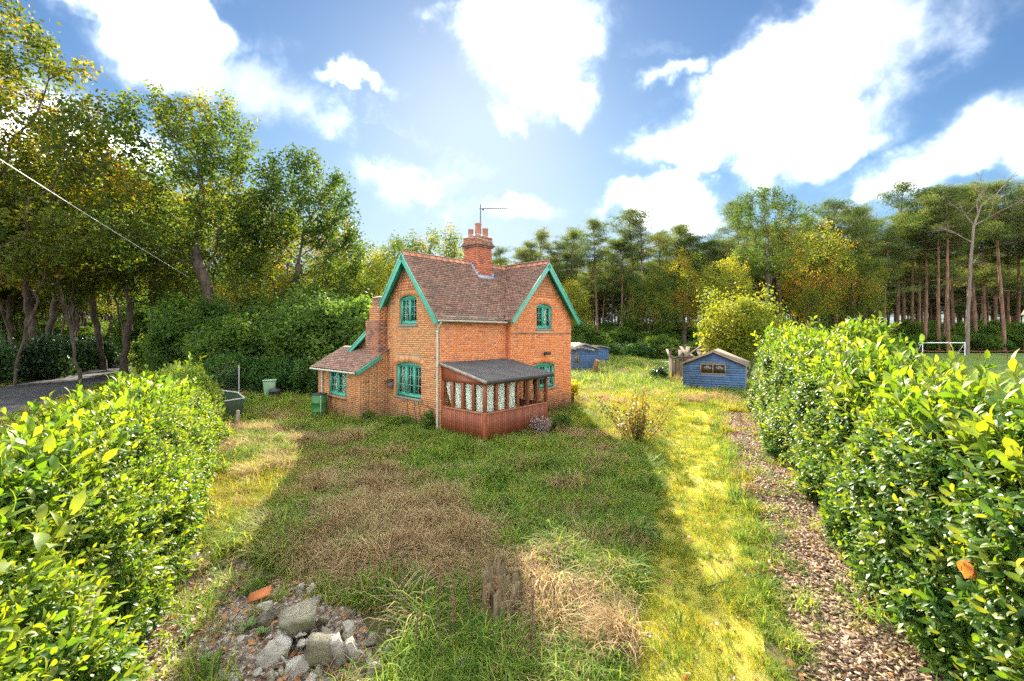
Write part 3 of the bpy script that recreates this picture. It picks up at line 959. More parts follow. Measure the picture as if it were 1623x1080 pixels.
# gutter, fascia, downpipes
M = MB(); M.box((-.02, -.14, 3.82), (WX0 - .3, -.11, 4.0)); fas = M.build('fascia', GREEN2, cot)
M = MB()
gx0, gx1 = -OV, WX0 - .28
th = np.linspace(math.pi, 2 * math.pi, 9)
prof = [(-.29 + .06 * math.cos(t), 3.86 + .06 * math.sin(t)) for t in th] + [(-.29 + .05 * math.cos(t), 3.86 + .05 * math.sin(t)) for t in th[::-1]]
K = len(prof); Vg = [(gx0, a, b) for a, b in prof] + [(gx1, a, b - .02) for a, b in prof]
M.add(Vg, [[i, (i + 1) % K, K + (i + 1) % K, K + i] for i in range(K)])
M.add(Vg[:9], [[0, i, i + 1] for i in range(1, 8)]); M.add(Vg[K:K + 9], [[0, i + 1, i] for i in range(1, 8)])
M.build('gutter', CREAM, cot, smooth=False)
M = MB(); M.tube([(-.2, -.29, 3.82), (-.2, -.28, 3.74), (-.09, .02, 3.58), (-.085, .05, 3.5), (-.085, .05, 2.0), (-.085, .05, .25), (-.13, .05, .12)], .034, 10)
for z in (3.45, 2.3, 1.1): M.lathe([(.045, z), (.045, z + .06)], 10, (-.085, .05, 0))
M.build('downpipe', CREAM, cot, smooth=True)
# main chimney
ch = MB()
C0, C1, D0, D1 = 3.0, 3.82, 1.40, 2.22
chim = ch.box((C0 + .01, D0 + .01, 5.2), (C1 - .01, D1 - .01, 7.42)).build('chimney', MORT_D, cot)
def ring_bricks(x0, x1, y0, y1, z0, z1, m, parent):
    mn = []; mx = []; z = z0; k = 0
    while z + .06 < z1:
        for (a, b, fx) in ((x0, x1, 0), (y0, y1, 1)):
            p = a + (.0 if k % 2 else -.1)
            while p < b:
                s0, s1 = max(p, a + .002), min(p + .21, b - .002)
                if s1 - s0 > .02:
                    j = random.uniform(-.003, .003)
                    if fx == 0:
                        mn += [(s0, y0 - .004 + j, z), (s0, y1 - .05, z)]; mx += [(s1, y0 + .05, z + .065), (s1, y1 + .004 + j, z + .065)]
                    else:
                        mn += [(x0 - .004 + j, s0, z), (x1 - .05, s0, z)]; mx += [(x0 + .05, s1, z + .065), (x1 + .004 + j, s1, z + .065)]
                p += .22
        z += .075; k += 1
    V_, F_ = boxes_np(mn, mx)
    link(bpy.data.objects.new('bricks', mesh_np('bricks', V_, F_, m)), parent, kind='stuff')
ring_bricks(C0, C1, D0, D1, 5.2, 6.95, BR_C, chim)
for i, (z, o_) in enumerate(((6.95, .05), (7.025, .10), (7.10, .05))):
    ring_bricks(C0 - o_, C1 + o_, D0 - o_, D1 + o_, z, z + .076, BR_D, chim)
ring_bricks(C0 - .02, C1 + .02, D0 - .02, D1 + .02, 7.175, 7.42, BR_D, chim)
M = MB(); cx, cyy = (C0 + C1) / 2, (D0 + D1) / 2
M.add([(C0 - .02, D0 - .02, 7.40), (C1 + .02, D0 - .02, 7.40), (C1 + .02, D1 + .02, 7.40), (C0 - .02, D1 + .02, 7.40),
       (C0 + .16, D0 + .16, 7.52), (C1 - .16, D0 + .16, 7.52), (C1 - .16, D1 - .16, 7.52), (C0 + .16, D1 - .16, 7.52)],
      [[0, 1, 5, 4], [1, 2, 6, 5], [2, 3, 7, 6], [3, 0, 4, 7], [4, 5, 6, 7]])
M.build('flaunching', simple('cement_cap', (.28, .22, .17), .95, .4, 6), chim)
POT = simple('terracotta_pot', (.42, .17, .10), .8, .35, 6, .2, c2=(.25, .12, .09))
for (px_, py_, r_, h_) in ((3.2, 2.02, .115, .30), (3.42, 1.8, .135, .56), (3.62, 1.58, .12, .34), (3.62, 2.0, .12, .3)):
    M = MB().lathe([(r_ * 1.02, 7.45), (r_, 7.5), (r_ * .93, 7.45 + h_ * .85), (r_ * 1.06, 7.45 + h_ * .9), (r_ * 1.06, 7.45 + h_), (r_ * .8, 7.45 + h_), (r_ * .8, 7.45)], 18)
    M.V = [v + np.array((px_, py_, 0)) for v in M.V]
    M.build('chimney_pot', POT, chim, smooth=False)
M = MB()
zr = main_z(D0)
M.bar((C0 - .05, D0 - .10, main_z(D0 - .10) + .05), (C1 + .06, D0 - .10, main_z(D0 - .10) + .05), .20, .02, up=(0, -RS, 1))
for yy in np.linspace(D0 - .05, RY - .05, 6):
    M.box((C0 - .07, yy, main_z(yy)), (C0 - .006, yy + .09, main_z(yy + .09) + .07)); M.box((C1 + .006, yy, main_z(yy)), (C1 + .07, yy + .09, main_z(yy + .09) + .07))
M.build('flashing', LEAD, chim)
WIRE = simple('pale_cable', (.62, .60, .56), .6, .2, 8)
M = MB()
M.tube([(C0 - .05, D1 + .06, 7.40), (C0 - .05, D0 - .05, 7.27), (C1 + .06, D0 - .05, 7.22), (C1 + .3, D1, 7.2)], .009, 5)
M.tube([(C0 - .03, D1 + .05, 7.47), (C0 - .03, D0 - .03, 7.44), (C1 + .04, D0 - .03, 7.40)], .007, 5)
M.build('cable', WIRE, chim)
ALU = simple('dull_aluminium', (.16, .16, .17), .6, .2, 9, .3, .3)
aer = MB(); am = (3.74, 2.0)
aer.tube([(*am, 7.0), (*am, 8.92)], .026, 8)
aerial = aer.build('aerial_mast', ALU, chim)
M = MB(); dirb = np.array((.42, -.9, 0.0)); dirb /= np.linalg.norm(dirb); perp = np.array((dirb[1], -dirb[0], 0))
# boom runs across the view, towards the right of the picture
dirb = np.array((math.cos(-HROT), math.sin(-HROT), 0.0)); perp = np.array((-dirb[1], dirb[0], 0))
b0 = np.array((*am, 8.74)); M.tube([b0 - dirb * .05, b0 + dirb * 1.2], .017, 6)
for k in range(14):
    t = .12 + k * .082; M.tube([b0 + dirb * t - perp * .11, b0 + dirb * t + perp * .13], .008, 5)
M.box(b0 + (.10, -.05, -.05), b0 + (.16, 0, .03))
M.build('aerial_head', ALU, aerial)
# side stack against the gable
def stack_box(name, x0, x1, y0, y1, z0, z1, m, mm=MORT_D):
    o = MB().box((x0 + .01, y0 + .01, z0), (x1 - .01, y1 - .01, z1)).build(name, mm, cot)
    ring_bricks(x0, x1, y0, y1, z0, z1, m, o); return o
stack_box('side_stack', -.40, .02, 3.26, 4.16, 0, 3.9, BR_D)
stack_box('side_stack', -.37, .02, 3.26, 3.92, 3.9, 4.45, BR_B)
stack_box('side_stack', -.34, .02, 3.27, 3.70, 4.45, 4.78, BR_D)
M = MB(); M.add([(-.38, 3.24, 4.78), (.02, 3.24, 4.78), (.02, 3.72, 4.78), (-.38, 3.72, 4.78), (-.2, 3.3, 4.84), (.02, 3.3, 4.84), (.02, 3.62, 4.84), (-.2, 3.62, 4.84)],
      [[0, 1, 5, 4], [1, 2, 6, 5], [2, 3, 7, 6], [3, 0, 4, 7], [4, 5, 6, 7]]); M.build('stack_cap', SILL, cot)
# rear outshut under a catslide roof
OZ = lambda y: 3.82 - .56 * (y - 3.75)
wall('outshut_wall', (0.0, 6.6), (0, -1), (-1, 0), 2.9, lambda s_: OZ(6.6 - s_) - .06, bricks=BR_B, mortar=MORT_B, seed=9)
plain_wall((6.0, MW), (6.0, 6.6), -.1, 3.7, 2.1); plain_wall((6, 6.6), (0, 6.6), -.1, 2.1, 2.1)
roof_plane('outshut_roof', (-OV, 6.85, OZ(6.85)), (1, 0, 0), (0, -1, .56), 6.6, 3.1 * math.hypot(1, .56), seed=11, gauge=.12, tw=.17)
barge((-OV, 6.6, OZ(6.6)), (-OV, 3.72, OZ(3.72)), (-1, 0, 0), h=.17)
# scullery lean-to in front of it
XE, SY0, SY1 = -1.17, 3.20, 6.60
SZ = lambda x: 2.16 + (x - XE) * .56
op_s = dict(s0=6.6 - 5.60, s1=6.6 - 4.20, z0=.97, zs=2.0, rise=.0, arch=False, sill=False)
SOg = (XE, SY1)
wall('scullery_front_wall', SOg, GS, GN, SY1 - SY0, lambda s_: 2.1, [op_s], bricks=BR_B, mortar=MORT_B, seed=12)
window(SOg, GS, GN, op_s, 2, rows=3, cols=2, setb=.02, frame=.075, curtain=[(.12, .38, NET), (.55, 1, NET)])
wall('scullery_side_wall', (XE, SY0), (1, 0), (0, -1), 1.17, lambda s_: SZ(XE + s_) - .06, bricks=BR_B, mortar=MORT_B, seed=13)
plain_wall((XE, SY1), (0, SY1), -.1, 2.1, 2.75)
M = MB(); M.box((XE - .03, SY1 - 5.66, .89), (XE + .02, SY1 - 4.14 + 2.92 - 1.46 + .0, .955)) if False else M.box((XE - .045, 4.14, .885), (XE + .02, 5.66, .955)); M.build('brick_sill', BR_D, cot)
roof_plane('scullery_roof', (XE - .22, SY0 - .12, SZ(XE - .22)), (0, 1, 0), (1, 0, .56), SY1 - SY0 + .3, 1.40 * math.hypot(1, .56), single=True, seed=14, gauge=.118, tw=.172,
           keep=lambda q, t: q[0] < .02 and not (q[0] > -.43 and 3.2 < q[1] < 4.2))
def barge_s():
    barge((XE - .22, SY0 - .13, SZ(XE - .22)), (-.40, SY0 - .13, SZ(-.40)), (0, -1, 0), h=.15, soffit=.1)
barge_s()
M = MB(); M.tube([(XE - .25, SY0 - .1, SZ(XE - .25) - .045), (XE - .25, SY1 + .2, SZ(XE - .25) - .06)], .036, 8); M.build('gutter', CREAM, cot, smooth=True)
M = MB(); M.box((XE - .14, SY0 - .08, 1.98), (XE - .012, SY1 + .15, 2.09)); M.build('fascia', GREEN, cot)
M = MB(); M.tube([(XE - .07, 6.12, 2.05), (XE - .07, 6.12, .95)], .034, 8); M.build('downpipe', CREAM, cot, smooth=True)
# bird box, lamp, dead climbers on the walls
M = MB(); M.box((-.16, 2.80, 1.36), (-.01, 3.0, 1.60)); bb = M.build('bird_box', TIMBER, cot)
M = MB(); M.add([(-.22, 2.77, 1.59), (-.01, 2.77, 1.68), (-.01, 3.03, 1.68), (-.22, 3.03, 1.59), (-.22, 2.77, 1.61), (-.01, 2.77, 1.70), (-.01, 3.03, 1.70), (-.22, 3.03, 1.61)], BOXF); M.build('lid', IRON, bb)
M = MB(); M.tube([(5.28, WY - .01, 2.58), (5.28, WY - .16, 2.60)], .015, 6); M.box((5.18, WY - .27, 2.52), (5.38, WY - .13, 2.64)); M.box((5.23, WY - .03, 2.50), (5.33, WY - .005, 2.62)); M.build('wall_lamp', IRON, cot)
VINE = simple('dead_vine', (.10, .06, .04), .9, .4, 9)
for (y0, z0_, y1, z1_, k) in ((1.95, 1.05, 1.72, .05, 1), (1.45, 1.0, 1.35, .05, 2), (1.2, 1.0, .98, .02, 3), (1.05, .95, .25, .82, 4), (5.0, .88, 4.85, .0, 5)):
    r_ = random.Random(k); xx = -.015 if k < 5 else XE - .015
    pts = [(xx - .012 * r_.random(), y0 + (y1 - y0) * t + r_.uniform(-.04, .04), z0_ + (z1_ - z0_) * t) for t in np.linspace(0, 1, 8)]
    M = MB().tube(pts, np.linspace(.006, .014, 8), 5)
    for q in range(4):
        p_ = pts[1 + q]; M.tube([p_, (p_[0] - .01, p_[1] + r_.uniform(-.2, .2), p_[2] + r_.uniform(.02, .16))], .004, 4)
    M.build('dead_climber', VINE, cot)

# ---- porch
PD, PL = 2.08, 3.12
porch = empty('porch', (0, 0, 0), 0, parent=cot); porch['label'] = 'red brown timber lean-to porch with net curtained panes'
PX0 = .06
pz = lambda y: 1.97 + (y + PD) * .215           # roof underside
SIL = .96
def pp(name, M, m, **kw): return M.build(name, m, porch, **kw)
bw = .098
# vertical boards, each its own
mesh_b = MB().box((-bw / 2 + .004, -.012, 0), (bw / 2 - .004, .012, SIL - .10)).me('board', PORCHW)
def boards(p, d, n_):
    ang = math.atan2(d[1], d[0])
    for i in range(n_):
        o = bpy.data.objects.new('board', mesh_b); o.location = (p[0] + d[0] * bw * (i + .5), p[1] + d[1] * bw * (i + .5), .08); o.rotation_euler = (0, 0, ang); link(o, porch)
nb1, nb2 = int(PD / bw), int((PL - PX0) / bw)
boards((PX0, -.02), (0, -1), nb1); boards((PX0, -PD), (1, 0), nb2); boards((PL, -PD), (0, 1), 18)
M = MB(); M.box((PX0 + .014, -PD + .014, .08), (PL - .014, -PD + .03, SIL - .05)); M.box((PX0 + .014, -PD + .03, .08), (PX0 + .03, -.01, SIL - .05)); M.box((PL - .03, -PD + .03, .08), (PL - .014, -.27, SIL - .05)); pp('inner_lining', M, PORCHW)
PWX = (PX0, -PD)
M = MB()
for (a, b) in (((PX0 - .02, -PD - .025, SIL - .02), (PL + .03, -PD + .06, SIL + .025)), ((PX0 - .025, -PD + .06, SIL - .02), (PX0 + .06, -.01, SIL + .025)), ((PL - .06, -PD + .06, SIL - .02), (PL + .025, -.27, SIL + .025))): M.box(a, b)
bevel(pp('window_sill', M, PORCHF), .006)
def post(x, y, wx, wy, z1, name='post'):
    M = MB(); M.box((x - wx / 2, y - wy / 2, SIL + .025), (x + wx / 2, y + wy / 2, z1)); return bevel(pp(name, M, PORCHW), .004)
HEAD = 1.83
for (x, y) in ((PX0 + .03, -PD + .03), (PL - .03, -PD + .03)):
    M = MB(); M.box((x - .05, y - .05, .06), (x + .05, y + .05, SIL - .022)); bevel(pp('corner_post', M, PORCHW), .004)
    post(x, y, .10, .10, HEAD, 'corner_post')
fx = np.linspace(PX0 + .03, PL - .03, 7)
for x in fx[1:-1]: post(x, -PD + .02, .085, .06, HEAD)
fy = np.linspace(-PD + .03, -.04, 5)
for y in fy[1:]: post(PX0 + .02, y, .06, .12 if y > -.1 else .105, HEAD)
for y in fy[1:-1]: post(PL - .02, y, .06, .085, HEAD)
M = MB(); M.box((PX0, -PD, HEAD), (PL, -PD + .06, pz(-PD) - .005)); pp('head_rail', M, PORCHW)
for xx in (PX0 + .02, PL - .02):
    M = MB(); M.add([(xx - .02, -PD + .062, HEAD), (xx + .02, -PD + .062, HEAD), (xx + .02, -.01, HEAD), (xx - .02, -.01, HEAD),
                     (xx - .02, -PD + .062, pz(-PD + .06) - .006), (xx + .02, -PD + .062, pz(-PD + .06) - .006), (xx + .02, -.01, pz(-.01) - .006), (xx - .02, -.01, pz(-.01) - .006)], BOXF); pp('gable_boarding', M, PORCHW)
for i in range(6):
    M = MB(); M.box((fx[i] + .04, -PD + .022, SIL + .03), (fx[i + 1] - .04, -PD + .026, HEAD - .002)); pp('pane', M, GLASS)
for i in range(4):
    M = MB(); M.box((PX0 + .022, fy[i] + .05, SIL + .03), (PX0 + .026, fy[i + 1] - .05, HEAD - .002)); pp('pane', M, GLASS)
    M = MB(); M.box((PL - .026, fy[i] + .05, SIL + .03), (PL - .022, fy[i + 1] - .05, HEAD - .002)); pp('pane', M, GLASS)
def net(p, q, z0, z1, cut=None, m=NET):
    p = np.array(p, float); q = np.array(q, float); d = q - p; L_ = np.linalg.norm(d); d /= L_; nn = np.array((-d[1], d[0])); V_ = []
    n_ = 30
    for i in range(n_ + 1):
        t = i / n_; off = .018 * math.sin(i * 1.3) + .008 * math.sin(i * 3.1)
        for j, z in enumerate(np.linspace(z1, z0, 7)):
            tt = t
            if cut is not None: tt = t + (1 - t) * cut * (j / 6) ** 1.6
            c = p + d * L_ * tt + nn * off * (1 - .3 * j / 6)
            V_.append((c[0], c[1], z))
    ii = np.arange(n_)[:, None] * 7 + np.arange(6)[None]
    M = MB().add(V_, np.stack([ii, ii + 1, ii + 8, ii + 7], -1).reshape(-1, 4)); pp('net_curtain', M, m, smooth=True)
for i in range(3): net((fx[i] + .05, -PD + .10), (fx[i + 1] - .05, -PD + .10), SIL + .03, HEAD + .02)
for i, cut in ((0, None), (1, .12), (2, None), (3, .75)):
    if i == 3: net((PX0 + .09, fy[4] - .08), (PX0 + .09, fy[3] + .05), SIL + .03, HEAD + .02, .8)
    else: net((PX0 + .09, fy[i + 1] - .05), (PX0 + .09, fy[i] + .05), SIL + .03, HEAD + .02, cut)
# roof: felted deck with fascia
M = MB()
ya, yb = -PD - .16, .0; xa, xb = -.03, PL + .16
nseg = 12; V_ = []
for i in range(nseg + 1):
    x = xa + (xb - xa) * i / nseg
    for j in range(7):
        y = ya + (yb - ya) * j / 6
        if x > WX0 - .01: y = min(y, WY - .006)
        sag = -.015 * math.sin(i / nseg * math.pi) + .006 * math.sin(i * 2.3 + j)
        V_.append((x, y, pz(y) + .045 + sag))
ii = np.arange(nseg)[:, None] * 7 + np.arange(6)[None]
top_ = np.stack([ii, ii + 7, ii + 8, ii + 1], -1).reshape(-1, 4)
M.add(V_, top_); V2 = [(a, b, c - .04) for a, b, c in V_]; M.add(V2, top_[:, ::-1])
deck = pp('roof_deck', M, FELT)
M = MB(); M.box((xa, ya - .022, pz(ya) - .055), (xb, ya, pz(ya) + .05)); FASD = simple('dark_fascia', (.05, .045, .043), .7, .3, 5); pp('fascia', M, FASD)
for xx in (xa - .02, xb):
    M = MB(); yl = -.005 if xx < 0 else WY - .01
    M.add([(xx, ya - .022, pz(ya) - .05), (xx + .02, ya - .022, pz(ya) - .05), (xx + .02, yl, pz(yl) - .05), (xx, yl, pz(yl) - .05),
           (xx, ya - .022, pz(ya) + .05), (xx + .02, ya - .022, pz(ya) + .05), (xx + .02, yl, pz(yl) + .05), (xx, yl, pz(yl) + .05)], BOXF); pp('verge_board', M, FASD if xx > 0 else TIMBER)
M = MB(); M.box((PX0 + .04, -PD + .05, .0), (PL - .04, -.02, .06)); pp('floor', M, INSIDE)
for z in (pz(-.6) + .0,): pass
# ------------------------------------------------------------------ vegetation builders
OAK_L = leaf_mat('oak_leaves', [(0, (.035, .07, .017)), (.45, (.065, .11, .022)), (.72, (.13, .165, .025)), (.9, (.22, .19, .025)), (.97, (.32, .18, .03)), (1, (.28, .12, .03))], tint=(1.6, 1.45, .5), trans=.55, rough=.6, spec=.15)
AUT_L = leaf_mat('autumn_leaves', [(0, (.038, .068, .016)), (.4, (.075, .105, .02)), (.68, (.15, .15, .024)), (.9, (.28, .20, .03)), (1, (.28, .12, .03))], tint=(1.55, 1.4, .5), trans=.58, rough=.6, spec=.15)
DARK_L = leaf_mat('shade_leaves', [(0, (.045, .09, .022)), (.6, (.08, .145, .03)), (.9, (.12, .18, .035)), (1, (.20, .21, .04))], tint=(1.6, 1.5, .55), trans=.52, rough=.6, spec=.15)
YEL_L = leaf_mat('willow_leaves', [(0, (.12, .15, .02)), (.5, (.20, .21, .025)), (1, (.30, .27, .035))], tint=(1.6, 1.5, .5), trans=.5, rough=.6, spec=.15)
PINE_L = leaf_mat('pine_needles', [(0, (.042, .075, .026)), (.5, (.07, .105, .036)), (.85, (.12, .14, .045)), (1, (.18, .15, .055))], tint=(1.6, 1.5, .6), trans=.48, rough=.7, spec=.1, objvar=.4)
HOLLY = leaf_mat('holly_leaves', [(0, (.02, .05, .018)), (1, (.05, .10, .03))], tint=(1.4, 1.5, .5), trans=.3, rough=.35, spec=.45)
def bark_mat(name, a, b, sc=5):
    m, n, out = mat(name)
    co = objco(n)
    st = n.vmath('MULTIPLY', co, (1, 1, .25))
    f = n.noise(st, sc, 7, .7, .5)
    c = n.ramp(f, [(.35, a), (.62, b)])
    principled(n, out, c, .95, .1, 0, f, .7, .06)
    return m
BARK = bark_mat('oak_bark', (.045, .034, .026), (.135, .105, .078))
PBARK = bark_mat('pine_bark', (.09, .05, .035), (.27, .155, .10), 3)
GREYB = bark_mat('pale_dead_wood', (.10, .075, .058), (.24, .19, .15), 4)

def grow(attr, trunk, D=.55, di=4.5, dk=.9, iters=90, r=None, up=.05):
    """space colonisation: branches reach for the points of the crown"""
    nodes = [np.array(p, float) for p in trunk]; par = [-1] + list(range(len(trunk) - 1))
    A = np.array(attr, float); alive = np.ones(len(A), bool)
    P = np.array(nodes)
    d = np.linalg.norm(A[:, None] - P[None], axis=2); near = d.argmin(1); nd = d.min(1)
    cnt = {}
    for it in range(iters):
        act = alive & (nd < di)
        if not act.any():
            if it < 3: di *= 1.6; continue
            break
        new = []
        for k in np.unique(near[act]):
            if cnt.get(k, 0) > 3: continue
            v = A[act & (near == k)] - nodes[k]
            v /= np.linalg.norm(v, axis=1, keepdims=True) + 1e-9
            g = v.mean(0) + r.normal(0, .16, 3); g[2] += up
            g /= np.linalg.norm(g) + 1e-9
            new.append((k, nodes[k] + g * D)); cnt[k] = cnt.get(k, 0) + 1
        if not new: break
        b = len(nodes)
        NP = np.array([q for _, q in new])
        for k, q in new: nodes.append(q); par.append(int(k))
        dn = np.linalg.norm(A[:, None] - NP[None], axis=2)
        m = dn.min(1); am = dn.argmin(1)
        upd = m < nd; nd[upd] = m[upd]; near[upd] = am[upd] + b
        alive &= nd > dk
    return np.array(nodes), np.array(par)

def limbs_mesh(name, P, par, m, r0=.016, ex=2.12, flare=1.5, rmax=None):
    n = len(P); rad = np.zeros(n); kids = np.zeros(n, int)
    for i in range(n - 1, 0, -1): kids[par[i]] += 1
    acc = np.zeros(n)
    for i in range(n - 1, -1, -1):
        rad[i] = max(r0, acc[i] ** (1 / ex)) if acc[i] > 0 else r0
        if par[i] >= 0: acc[par[i]] += rad[i] ** ex
    if rmax: rad *= np.where(rad > .1, rmax / rad.max(), 1) if rad.max() < rmax else 1; rad = np.minimum(rad, rmax)
    Vs, Fs, off = [], [], 0
    e = np.arange(1, n)
    for lo, hi, ns in ((.16, 9, 9), (.05, .16, 6), (.0, .05, 3)):
        s = e[(rad[e] >= lo) & (rad[e] < hi)]
        if not len(s): continue
        a, b = P[par[s]], P[s]; d = b - a; L_ = np.linalg.norm(d, axis=1, keepdims=True) + 1e-9; d = d / L_
        ref = np.where(np.abs(d[:, 2:3]) > .9, np.array([[1., 0, 0]]), np.array([[0, 0, 1.]]))
        u = np.cross(d, ref); u /= np.linalg.norm(u, axis=1, keepdims=True); v = np.cross(d, u)
        th = np.arange(ns) / ns * 2 * math.pi
        ring = np.cos(th)[None, :, None] * u[:, None] + np.sin(th)[None, :, None] * v[:, None]
        ra = np.minimum(rad[par[s]], rad[s] * 1.35)[:, None, None]; rb = rad[s][:, None, None]
        V_ = np.concatenate([(a - d * L_ * .06)[:, None] + ring * ra, (b + d * L_ * .04)[:, None] + ring * rb], 1)
        base = off + np.arange(len(s))[:, None] * 2 * ns; j = np.arange(ns)[None]; j2 = (j + 1) % ns
        Fs.append(np.stack([base + j, base + j2, base + ns + j2, base + ns + j], -1).reshape(-1, 4))
        Vs.append(V_.reshape(-1, 3)); off += V_.shape[0] * V_.shape[1]
    V_ = np.concatenate(Vs)
    # root flare
    z = V_[:, 2]; fl = 1 + (flare - 1) * np.clip(1 - z / 1.0, 0, 1) ** 2
    c = P[0][:2]
    low = z < 1.0
    V_[low, :2] = c + (V_[low, :2] - c) * fl[low, None]
    return mesh_np(name, V_, Fs, m, smooth=True), rad

def leaf_quads(C, per, spread, size, r, flat=.0, aspect=.55, lvb=None, droop=0.0):
    """diamond leaves scattered round centres C"""
    n = len(C) * per
    c = np.repeat(C, per, 0) + r.normal(0, 1, (n, 3)) * np.asarray(spread)
    d = r.normal(0, 1, (n, 3)); d[:, 2] = d[:, 2] * (1 - flat) - droop; d /= np.linalg.norm(d, axis=1, keepdims=True)
    t = r.normal(0, 1, (n, 3)); s = np.cross(d, t); s /= np.linalg.norm(s, axis=1, keepdims=True) + 1e-9
    L_ = size * r.uniform(.6, 1.35, (n, 1)); W = L_ * aspect
    V_ = np.stack([c - d * L_ * .5, c + s * W * .5 + d * L_ * .05, c + d * L_ * .5, c - s * W * .5 + d * L_ * .05], 1)
    F_ = np.arange(n * 4).reshape(-1, 4)
    base = np.repeat(lvb if lvb is not None else r.random(len(C)), per)
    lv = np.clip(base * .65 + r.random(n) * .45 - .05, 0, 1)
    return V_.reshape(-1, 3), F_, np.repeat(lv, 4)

def ellipsoid_pts(r, n, c, rad, shell=.35):
    v = r.normal(0, 1, (n, 3)); v /= np.linalg.norm(v, axis=1, keepdims=True)
    k = r.uniform(shell ** 3, 1, (n, 1)) ** (1 / 3)
    return np.array(c) + v * k * np.array(rad)

def broadleaf(seed, height, lobes, trunk_h, lean=(0, 0), natt=420, per=26, spread=.42, leaf=.30, D=.6, rmax=.45, leaf_m=OAK_L, bark=BARK, dk=.95, up=.04, name='crown', keep=1.0, low=None):
    """returns (trunk mesh, crown mesh); lobes: list of (centre, radii)"""
    r = np.random.default_rng(seed)
    vol = np.array([np.prod(l[1]) for l in lobes]); cnt = (natt * vol / vol.sum()).astype(int) + 8
    A = np.concatenate([ellipsoid_pts(r, c_, l[0], l[1]) for c_, l in zip(cnt, lobes)])
    A = A[A[:, 2] > (low if low is not None else trunk_h * .7)]
    k = max(3, int(trunk_h / D))
    tr = [(lean[0] * (i / k) ** 1.3 + r.normal(0, .05), lean[1] * (i / k) ** 1.3 + r.normal(0, .05), trunk_h * i / k) for i in range(k + 1)]
    tr[0] = (0, 0, -.3)
    P, par = grow(A, tr, D=D, di=height, dk=dk, iters=110, r=r, up=up)
    tm, rad = limbs_mesh('trunk', P, par, bark, rmax=rmax)
    tips = np.where((rad < .035) & (np.arange(len(P)) > k + 2))[0]
    tips = tips[r.random(len(tips)) < keep]
    C = P[tips]
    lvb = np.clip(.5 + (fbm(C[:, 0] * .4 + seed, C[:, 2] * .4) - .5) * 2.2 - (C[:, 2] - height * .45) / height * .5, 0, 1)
    V_, F_, lv = leaf_quads(C, per, spread, leaf, r, lvb=lvb, flat=.25)
    return tm, mesh_np(name, V_, F_, leaf_m, lv)

def tree(name, meshes, loc, rz=0.0, sc=(1, 1, 1), **kw):
    o = empty(name, (*loc, gzf(*loc) if len(loc) == 2 else 0)[:3], rz, **kw)
    o.scale = sc
    for nm, me in zip(('trunk', 'crown'), meshes): link(bpy.data.objects.new(nm, me), o)
    return o

def pine_meshes(seed, H=20.0, bare=.55, rt=.24, nb=34, wide=2.6, leaf_m=PINE_L, bark=PBARK, per=62, lean=.5, spread=.42):
    r = np.random.default_rng(seed)
    M = MB(); k = 14
    lx, ly = r.normal(0, lean, 2); ph = r.uniform(0, 6, 2)
    pts = np.array([(lx * t ** 1.5 + .18 * math.sin(t * 5 + ph[0]) * t, ly * t ** 1.5 + .18 * math.sin(t * 4 + ph[1]) * t, H * .97 * t - .2 * (t == 0)) for t in np.linspace(0, 1, k)])
    M.tube(pts, rt * (1 - .82 * np.linspace(0, 1, k) ** 1.2), 8)
    clumps = []
    for i in range(nb):
        t = bare + (1 - bare) * (i + r.random() * .8) / nb
        p = np.array([np.interp(t, np.linspace(0, 1, k), pts[:, j]) for j in range(3)])
        az = r.uniform(0, 6.28); f = (t - bare) / (1 - bare)
        ln = wide * (.6 + .7 * math.sin(math.pi * min(1, f * .75 + .2))) * r.choice([.35, .7, .95, 1.3]) * r.uniform(.8, 1.15) * (1 - .5 * f)
        el = r.uniform(-.05, .55) + .5 * f
        q = p + np.array((math.cos(az) * math.cos(el), math.sin(az) * math.cos(el), math.sin(el))) * ln
        mid = (p + q) / 2 + np.array((0, 0, -.12 * ln + r.normal(0, .12)))
        M.tube([p, mid, q], [.055 * (1 - .5 * f) + .012, .035, .015], 5, cap=False)
        for u in np.linspace(.5, 1.08, 3 + int(ln * 1.6)):
            clumps.append(p + (q - p) * u + r.normal(0, 1, 3) * np.array((.34, .34, .14)) + np.array((0, 0, .12)))
    for i in range(9):   # dead snags under the crown
        t = r.uniform(.28, bare + .05); p = np.array([np.interp(t, np.linspace(0, 1, k), pts[:, j]) for j in range(3)]); az = r.uniform(0, 6.28)
        ln = r.uniform(.5, 2.0); q = p + np.array((math.cos(az), math.sin(az), r.uniform(-.25, .2))) * ln
        M.tube([p, q], [.03, .01], 4, cap=False)
    for i in range(6): clumps.append(pts[-1] + r.normal(0, .4, 3))
    C = np.array(clumps)
    V_, F_, lv = leaf_quads(C, per, (spread, spread, spread * .34), .30, r, aspect=.17)
    return M.me('trunk', bark, True), mesh_np('crown', V_, F_, leaf_m, lv)

